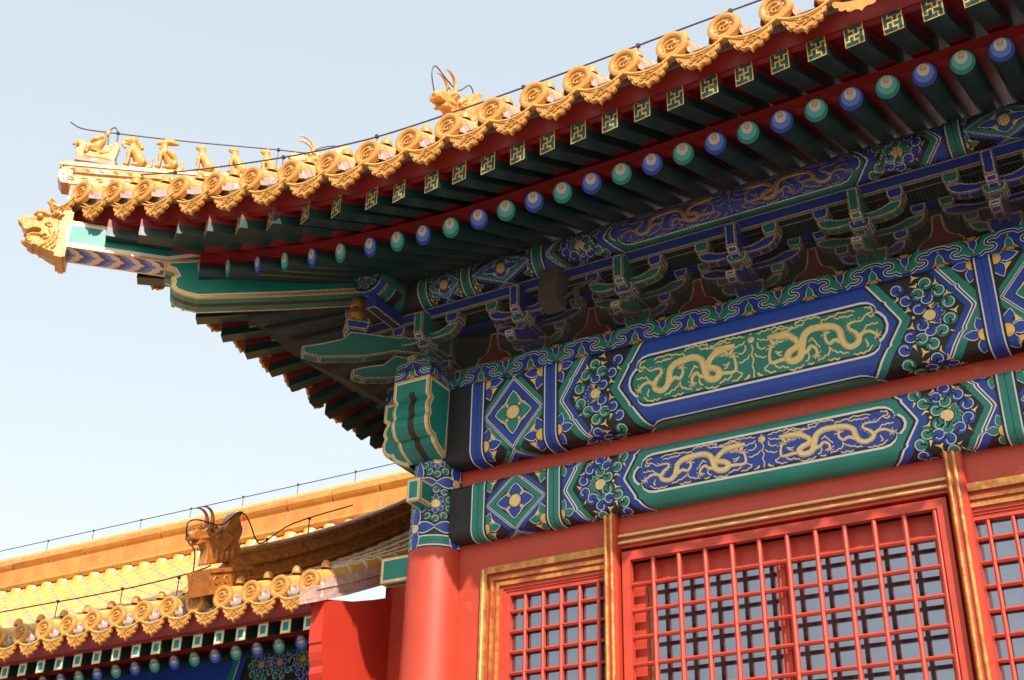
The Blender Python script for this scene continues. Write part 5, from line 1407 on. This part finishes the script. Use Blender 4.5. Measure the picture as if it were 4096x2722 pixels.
for s in (-1, 1):
    for k in range(4):
        c = V((SDX + s * .172, .74 + .16 * k, 6.37 + .058 * k)); q = [c + V((0, .06 * cos(t) * (1 - t / 9), .07 * sin(t) * (1 - t / 9))) for t in [i * .7 for i in range(9)]]
        mb.tube(q, .012, 'glazebrownshade', 5)
mb.build('sloping_ridge', SH, label='moulded ridge coloured dark brown for the eave shadow, sloping up behind the dragon')
# gable edge: row of tiles facing the big hall
mb = MB()
for k in range(12):
    y = 2.2 + .33 * k; z = sprof(y)
    mb.lathe([(0, 0), (.05, .012), (.075, 0), (.075, .14)], (XE + .165, y, z - .17), (-1, 0, 0), 'glazeend', 12)
f = [V((XE + .12, SY - .02, SZ - .26)), V((XE + .12, 3.6, sprof(3.6) - .3)), V((XE + .12, 3.6, sprof(3.6) - .05)), V((XE + .12, SY - .02, SZ - .09))]
mb.build('gable_tile', SH)
mb = MB()
YS_ = (SY - .02, 1.3, 2.0, 2.8, 3.8, 5.0, 6.1)
for ya, yb in zip(YS_, YS_[1:]):
    def lay_(x0, x1, o0, o1): mb.hexa([V((x0, ya, sprof(ya) + o0)), V((x1, ya, sprof(ya) + o0)), V((x1, yb, sprof(yb) + o0)), V((x0, yb, sprof(yb) + o0))], [V((x0, ya, sprof(ya) + o1)), V((x1, ya, sprof(ya) + o1)), V((x1, yb, sprof(yb) + o1)), V((x0, yb, sprof(yb) + o1))], 'mortar')
    lay_(XE - .10, XE + .12, -.215, -.06); lay_(XE - .10, XE + .16, -.255, -.218)
mb.build('gable_edging', SH, label='pinkish weathered edging under the last tile course')
# red gable shoulder with a scrolled bracket foot
XG0, XG1 = -2.225, -2.05
GY = -.22
pr = [(2.37, 1.26), (1.52, 1.26), (1.52, 4.78), (1.45, 4.86), (1.36, 4.88), (1.32, 4.94), (1.33, 5.02), (1.25, 5.08), (1.18, 5.10), (1.15, 5.17), (1.17, 5.25), (1.14, 5.32), (1.12, 5.40), (1.12, 5.48), (1.10, 5.50), (1.10, 5.975), (1.6, 6.09), (2.0, 6.225), (2.37, 6.365)]
mb = MB(); A_ = [V((XG1, y + GY, z)) for y, z in pr]; B_ = [V((XG0, y + GY, z)) for y, z in pr]
mb.poly(A_ if newell(A_).x > 0 else A_[::-1], 'gablered'); mb.poly(B_ if newell(B_).x < 0 else B_[::-1], 'gablered')
for i in range(len(pr)):
    j = (i + 1) % len(pr); f = [A_[i], B_[i], B_[j], A_[j]]; mb.add(f if newell(A_).x > 0 else f[::-1], [(0, 1, 2, 3)], 'gablered')
mb.build('gable_shoulder', SH, label='smooth bright red gable shoulder ending in scalloped scrolls')
mb = MB(); mb.box((-1.2, 2.2, 3.9), (1.9, .12, 5.3), 'redwall'); mb.build('infill_wall', SH)
mb = MB(); mb.box((-7, 2.5, 3.3), (9.2, .3, 4.2), 'redwall'); mb.build('wall', SH)
# painted beam under the side eave
PS = MB(); yb = 2.12
PS.box((-7, yb + .2, 5.45), (9.3, .4, .95), 'blue')
A = Art(); va, vb = 4.97, 5.925
A.rect(1, 'blue', -12, va, -2, vb)
for xx in (-2.43, -2.9):
    pass
A.rect(2, 'black', -4.35, va, -2.5, vb)
def rosette(A, u, v, R, c1, c2):
    for q in range(10): whorl(A, 3, u + R * cos(2 * pi * q / 10), v + R * sin(2 * pi * q / 10), R * .30, c1, q)
    for q in range(9): petal(A, 7, u + R * .32 * cos(2 * pi * q / 9), v + R * .32 * sin(2 * pi * q / 9), R * .40, R * .36, 2 * pi * q / 9, c2)
    A.disc(10, 'gold', u, v, R * .27, 16)
for u, c1, c2 in ((-3.66, 'teal', 'blue'), (-3.30, 'blue', 'teal'), (-3.95, 'teal', 'blue')):
    for v in (5.76, 5.34): rosette(A, u, v, .175, c1, c2)
for x, w_, m in ((-3.03, .09, 'teal'), (-2.93, .012, 'white'), (-2.90, .13, 'blue'), (-2.76, .03, 'black'), (-2.72, .16, 'teal')): A.rect(11, m, x, va, x + w_, vb)
def chl(x, m, w0): A.poly(11, m, [(x + .12, vb), (x, 5.52), (x + .12, va), (x + .12 + w0, va), (x + w0, 5.52), (x + .12 + w0, vb)])
chl(-4.52, 'teal', .10); chl(-4.42, 'white', .012); chl(-4.405, 'blue', .10)
boxmotif(A, -2.52, -2.30, 5.5, .3, va, vb, 'blue', 'teal')
paint(PS, A, lambda u, v, h: V((u, yb - h, v)), [-11.5, -2.36], [va, vb])
PS.build('eave_beam', SH)
# rafters, boards
def srafter(X, blue):
    mb = MB(); H = V((X, 1.35, 5.69)); d = V((0, 1, .42)).normalized(); R = .088; n = 16
    s, u = V((1, 0, 0)), V((1, 0, 0)).cross(d)
    a = [H + s * R * cos(2 * pi * k / n) + u * R * sin(2 * pi * k / n) for k in range(n)]; b = [p + d * 1.0 for p in a]
    for k in range(n): mb.add([a[k], a[(k + 1) % n], b[(k + 1) % n], b[k]], [(0, 1, 2, 3)], 'redwood' if sin(2 * pi * (k + .5) / n) > .3 else 'deepgreen', True)
    c0, c1 = ('blue', 'midblue') if blue else ('teal', 'midteal')
    for i, (r, o, m) in enumerate(((R, 0, c0), (.066, .014, c1), (.044, .032, 'palewhite'), (.023, .052, 'brownblack'), (.020, .052, 'gold'))):
        c = H - d * (.0012 * (i + 1)) + u * o; q = [c + s * r * cos(2 * pi * k / 18) + u * r * sin(2 * pi * k / 18) for k in range(18)]
        mb.poly(q if newell(q).y < 0 else q[::-1], m)
    return mb.build('rafter', SH)
def sflying(X):
    mb = MB(); w_ = .074; H = V((X, .95, 5.765)); d = V((0, 1, .40))
    for x0_, x1_ in ((-w_, w_),):
        P = [H + V((-w_, 0, -.082)), H + V((w_, 0, -.082)), H + V((w_, 0, .082)), H + V((-w_, 0, .082))]; Q = [p + d * .8 for p in P]
        for i, m in ((0, 'deepgreen'), (1, 'deepgreen'), (2, 'redwood'), (3, 'deepgreen')): mb.quad(P[i], P[(i + 1) % 4], Q[(i + 1) % 4], Q[i], m)
    mb.panel(P, [(0, 'gold'), (.016, 'white'), (.030, 'midteal'), (.040, 'teal')], .0012)
    return mb.build('flying_rafter', SH)
for k in range(28): sflying(-2.305 - .3285 * k)
for k in range(28): srafter(-2.72 - .3255 * k, k % 2 == 0)
mb = MB()
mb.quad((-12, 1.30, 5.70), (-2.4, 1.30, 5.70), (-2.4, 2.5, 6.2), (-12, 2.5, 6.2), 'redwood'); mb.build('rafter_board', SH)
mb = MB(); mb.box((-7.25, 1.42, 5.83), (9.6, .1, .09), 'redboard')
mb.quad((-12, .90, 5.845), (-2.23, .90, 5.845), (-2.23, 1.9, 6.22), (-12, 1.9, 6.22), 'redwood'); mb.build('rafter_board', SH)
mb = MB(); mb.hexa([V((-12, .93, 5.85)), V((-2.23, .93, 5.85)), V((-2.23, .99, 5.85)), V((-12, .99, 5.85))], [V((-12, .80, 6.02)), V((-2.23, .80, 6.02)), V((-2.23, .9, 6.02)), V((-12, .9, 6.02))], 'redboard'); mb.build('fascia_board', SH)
mb = MB(); mb.box((-7.1, .86, 6.045), (9.7, .14, .05), 'greymortar'); mb.build('tile_bedding', SH)

def nearer(o, k):
    o.location = CAM + (V(o.location) - CAM) * k; o.scale = (k, k, k)
KS = .885                                        # survey scale of the side hall, fixed from where the big eave shades it
nearer(SH, KS)

# ------------------------------------------------------------------ hall across the court, seen only in the window glass
OH = empty('opposite_hall', (-22, -30, 0), 'hall across the court mirrored dimly in the narrow window', 'hall')
mb = MB()
mb.box((-26, -31, 4.6), (25, 10, 9.2), 'redwall'); mb.build('wall', OH)
mb = MB(); x0, x1, y0, y1, z0_, z1_ = -40, -12.2, -38, -24.5, 9.4, 14.6
A_ = [V((x0, y0, z0_)), V((x1, y0, z0_)), V((x1, y1, z0_)), V((x0, y1, z0_))]; B_ = [V((x0 + 7, -31.2, z1_)), V((x1 - 7.5, -31.2, z1_)), V((x1 - 7.5, -30.8, z1_)), V((x0 + 7, -30.8, z1_))]
mb.hexa(A_, B_, 'greymortar', 'glazeworn')
for a, b in zip(A_, B_): mb.tube([a + V((0, 0, .25)), b + V((0, 0, .35))], .34, 'glazeridge', 10)
mb.tube([B_[0], B_[1]], .5, 'glazeridge', 10)
mb.build('roof', OH)
mb = MB(); x = x1
while x > x0:
    mb.lathe([(0, 0), (.2, 0), (.2, .3)], (x, y1, z0_ + .1), (0, -1, 0), 'glazeend', 10); x -= .62
x = y1
while x > y0:
    mb.lathe([(0, 0), (.2, 0), (.2, .3)], (x1, x, z0_ + .1), (-1, 0, 0), 'glazeend', 10); x -= .62
mb.build('tile_edge', OH)['kind'] = 'stuff'
mb = MB(); mb.box(((x0 + x1) / 2, (y0 + y1) / 2, z0_ - .9), (x1 - x0 - 3, y1 - y0 - 3, 1.4), 'teal'); mb.build('eave_beam', OH)

# ------------------------------------------------------------------ wires, cables, box, netting
def wire(name, path, r, m, label, cat, group=None, extra=None):
    mb = MB(); mb.tube(path, r, m, 6)
    o = mb.build(name, None); props(o, label, cat, group)
    if extra: extra(o)
    if name == 'conductor_wire' and ('side hall' in label or 'brown dragon' in label): nearer(o, KS)
    if name == 'cable': nearer(o, .955)
    return o
W = 'lightning conductor wires along the roofs'
pts = [(-2.36, -2.5, 9.70), (-1.83, -2.5, 9.545), (-.95, -2.5, 9.33), (-.2, -2.5, 9.17), (.42, -2.5, 9.07), (.92, -2.5, 9.015), (1.75, -2.5, 8.985), (3.0, -2.5, 8.975), (4.27, -2.5, 8.99), (6.5, -2.5, 8.99)]
def posts(lst, r=.006):
    def f(o):
        for a, b in lst:
            mb = MB(); mb.tube([a, b], r, 'wire', 6); mb.box(b, (.03, .03, .03), 'wire'); mb.build('post', o)
    return f
wire('conductor_wire', [V(p) for p in smooth(pts, 5)], .008, 'wire', 'thin dark wire on short posts running above the main eave tiles', 'wire', W,
     posts([(V((x, -2.5, z - h)), V((x, -2.5, z))) for x, z, h in ((-1.83, 9.545, .17), (-.35, 9.20, .16), (.78, 9.03, .12), (2.35, 8.98, .06), (3.45, 8.978, .06), (4.27, 8.99, .06))]))
loop = [(-2.36, -2.5, 9.70), (-2.52, -2.55, 9.74), (-2.62, -2.62, 9.86), (-2.645, -2.645, 10.05), (-2.655, -2.655, 10.25), (-2.68, -2.68, 10.325), (-2.71, -2.71, 10.30), (-2.72, -2.72, 10.22), (-2.70, -2.70, 10.0), (-2.69, -2.69, 9.80)]
wire('conductor_wire', [V(p) for p in smooth(loop, 5)], .0085, 'wire', 'tall narrow wire loop standing behind the bird rider figure', 'wire', W)
top = [(-3.01, -3.01, 10.30), (-2.92, -2.92, 10.243), (-2.72, -2.72, 10.25), (-2.14, -2.14, 10.31), (-1.45, -1.45, 10.41), (-1.22, -1.22, 10.44), (-1.10, -1.10, 10.55), (-.98, -.98, 10.60), (-.88, -.88, 10.50), (-.84, -.84, 10.25)]
wire('conductor_wire', [V(p) for p in smooth(top, 5)], .008, 'wire', 'wire strung above the row of small beasts with its free end curling up', 'wire', W,
     posts([(V((-2.655, -2.655, 9.78)), V((-2.655, -2.655, 10.258))), (V((-1.44, -1.44, 10.0)), V((-1.44, -1.44, 10.41)))], .005))
dl = [(.80, -1.62, 10.1), (.80, -1.72, 10.36), (.80, -1.66, 10.52), (.80, -1.45, 10.50), (.80, -1.22, 10.52), (.80, -1.02, 10.74), (.80, -.92, 10.68), (.80, -.86, 10.40)]
wire('conductor_wire', [V(p) for p in smooth(dl, 5)], .007, 'wire', 'wire looping over the nose and mane of the highest dragon head', 'wire', W)
sl_ = [(SDX - .1, .62, 6.42), (SDX - .1, .60, 6.72), (SDX - .08, .45, 6.80), (SDX, .32, 6.86), (SDX + .03, .30, 6.98), (SDX + .05, .45, 7.05), (SDX + .1, .75, 7.08), (SDX + .1, .95, 7.26), (SDX + .1, 1.10, 7.36), (SDX + .1, 1.24, 7.30), (SDX + .1, 1.40, 7.12), (SDX + .05, 1.6, 7.15), (SDX, 2.2, 7.62), (SDX, 3.4, 8.30)]
wire('conductor_wire', [V(p) for p in smooth(sl_, 5)], .009, 'cable', 'dark wire curled around the brown dragon head and up its ridge', 'wire', W,
     posts([(V((SDX, 1.72, 7.1)), V((SDX, 1.72, 7.24))), (V((SDX, 2.5, 7.45)), V((SDX, 2.5, 7.79)))], .008))
se = [(XS[-1], 1.0, 6.62), (-8.0, 1.0, 6.625), (-6.0, 1.0, 6.61), (-5.0, 1.0, 6.62), (-4.2, 1.0, 6.66), (SDX - .2, 1.0, 6.70)]
wire('conductor_wire', [V(p) for p in smooth(se, 5)], .009, 'cable', 'dark wire along the side hall just above its round tile ends', 'wire', W,
     posts([(V((x, 1.0, 6.4)), V((x, 1.0, 6.62))) for x in (-9.2, -7.9, -6.55, -5.4, -4.45)], .007))
RZ = zb0 + .98
sr = [(XS[-1] - 1, ry, RZ + .03), (-12, ry, RZ + .01), (-8, ry, RZ), (-5, ry, RZ), (-2.4, ry, RZ)]
wire('conductor_wire', [V(p) for p in smooth(sr, 4)], .008, 'wire', 'thin straight wire on posts over the side hall main ridge', 'wire', W,
     posts([(V((x, ry, RZ - .32)), V((x, ry, RZ + .01))) for x in (-13.4, -12.15, -10.9, -9.65, -8.4, -7.15, -5.9, -4.7)], .006))
for i, (dx, lab) in enumerate(((0, 'thick black cable hanging beside the red corner column'), (.05, 'second black cable tied alongside the thick one by the corner column'))):
    P = [V((-1.02 + dx, 1.15, 6.02)), V((-1.10 + dx, 1.15, 5.9)), V((-1.12 + dx * .6, 1.15, 5.72)), V((-1.10 + dx, 1.15, 5.35)), V((-1.12 + dx, 1.15, 4.9)), V((-1.26 + dx * 1.5, 1.15, 4.45)), V((-1.42 + dx * 2.2, 1.15, 4.1)), V((-1.6 + dx * 3, 1.15, 3.7))]
    P = [V(p) for p in smooth([tuple(p) for p in P], 5)]
    def ties(o, P=P):
        if o.get('category') and 'thick black' in o['label']:
            for k in (11, 15, 21):
                mb = MB(); mb.box(P[k] + V((.02, -.02, 0)), (.07, .03, .025), 'tie'); mb.build('tie', o)
    wire('cable', P, .02, 'cable', lab, 'cable', 'cables by the corner column', ties)
wire('cable', [V(p) for p in smooth([(-.72, .9, 4.9), (-.80, .9, 4.5), (-.84, .9, 4.1), (-.86, .9, 3.6)], 4)], .008, 'cable', 'thin grey cord hugging the left edge of the red column', 'cable', 'cables by the corner column')
# lamp box under the eave
LB = empty('lamp_box', (1.62, -.62, 8.0), 'plain grey lamp box hanging behind the netting among the brackets', 'lamp')
mb = MB(); Rz = Matrix.Rotation(radians(-8), 3, 'X'); mb.box((1.62, -.60, 8.14), (.20, .22, .40), 'greybox', Rz); mb.build('housing', LB)
mb = MB(); mb.box((1.86, -.56, 8.02), (.05, .03, .22), 'greybox'); mb.tube([V((1.72, -.55, 8.05)), V((2.0, -.5, 8.22))], .02, 'greybox', 6); mb.build('arm', LB)

# bird netting: real hexagonal mesh hung under the eave round the brackets
def net_point(s, t):                              # s: along the eave (0 at the corner, + to the front right, - to the west), t: 0 top .. 1 bottom
    X = abs(s)
    K = [(-1.20, 8.46), (-.98, 8.22), (-.70, 7.74), (-.52, 7.72), (-.215, 7.775)]
    D = [(-1.62, 8.26), (-1.30, 8.02), (-1.10, 7.82), (-.72, 7.64), (-.23, 7.60)]
    f = t * 4; i = min(3, int(f)); f -= i
    a = (K[i][0] + (K[i + 1][0] - K[i][0]) * f, K[i][1] + (K[i + 1][1] - K[i][1]) * f)
    b = (D[i][0] + (D[i + 1][0] - D[i][0]) * f, D[i][1] + (D[i + 1][1] - D[i][1]) * f)
    w_ = max(0, 1 - X / 1.9) ; w_ = w_ * w_ * (3 - 2 * w_)
    y = a[0] * (1 - w_) + b[0] * w_; z = a[1] * (1 - w_) + b[1] * w_
    sag = .035 * sin(X * 5.46 + .8) * sin(pi * t) + .02 * sin(X * 17.0) * sin(pi * t) * (t < .5)
    z += sag * (1 - w_ * .5); y -= sag * .5
    z += .02 * sin(X * 2.3 + 1) * (1 - t)
    x = y + X                                    # the corner diagonal is x = y
    return V((x, y, z)) if s >= 0 else V((y, x, z))
mb = MB(); cell = .030; hx = cell; hy = cell * sqrt(3) / 2
S0, S1 = -4.2, 8.0; LT = 1.38
nu = int((S1 - S0) / hx); nv = int(LT / hy)
rnd = random.Random(9); cache = {}
def nv_(i, j, k):                                 # hexagon corners: brick pattern
    key = (i, j, k)
    if key not in cache:
        u = S0 + (i + (.5 if j % 2 else 0)) * hx; v = j * hy + (hy * .33 if k else 0)
        n_ = noise.noise(V((u * 1.3, v * 1.3, 0))); u += .02 * n_ + rnd.uniform(-.002, .002); v += .012 * noise.noise(V((u * 2, v * 2, 5))) + rnd.uniform(-.002, .002)
        cache[key] = net_point(u, min(1, max(0, v / LT)))
    return cache[key]
edges = []
for j in range(nv):
    for i in range(nu):
        edges.append((nv_(i, j, 0), nv_(i, j, 1)))
        if j + 1 < nv:
            if j % 2 == 0: edges.append((nv_(i, j, 1), nv_(i, j + 1, 0))); edges.append((nv_(i, j, 1), nv_(i - 1, j + 1, 0)) if i else (nv_(i, j, 1), nv_(i, j + 1, 0)))
            else: edges.append((nv_(i, j, 1), nv_(i, j + 1, 0))); edges.append((nv_(i, j, 1), nv_(i + 1, j + 1, 0)))
E_a = np.array([[*a] for a, b in edges]); E_b = np.array([[*b] for a, b in edges])
d = E_b - E_a; L = np.linalg.norm(d, axis=1, keepdims=True); ok = (L[:, 0] > 1e-4) & (L[:, 0] < .09); E_a, E_b, d, L = E_a[ok], E_b[ok], d[ok], L[ok]
d = d / L; view = np.array([0.35, -0.75, -0.55]); view /= np.linalg.norm(view)
s1 = np.cross(d, view); s1 /= np.maximum(np.linalg.norm(s1, axis=1, keepdims=True), 1e-6); s2 = np.cross(s1, d)
r = .0016
n = len(E_a)
vs = np.concatenate([np.stack([E + s1 * r - s2 * r * .5, E - s1 * r - s2 * r * .5, E + s2 * r], axis=1) for E in (E_a, E_b)], axis=1).reshape(-1, 3)
base = np.arange(n)[:, None] * 6
fc = np.concatenate([base + np.array([[0, 1, 4, 3]]), base + np.array([[1, 2, 5, 4]]), base + np.array([[2, 0, 3, 5]])], axis=0)
me = bpy.data.meshes.new('bird_netting'); me.vertices.add(len(vs)); me.vertices.foreach_set('co', vs.ravel())
me.loops.add(fc.size); me.loops.foreach_set('vertex_index', fc.ravel().astype(np.int32))
me.polygons.add(len(fc)); me.polygons.foreach_set('loop_start', np.arange(len(fc), dtype=np.int32) * 4)
me.materials.append(MATS['net']); me.update(calc_edges=True)
o = bpy.data.objects.new('bird_netting', me); COL.objects.link(o)
props(o, 'fine brown netting stretched over the brackets under the eave', 'netting')
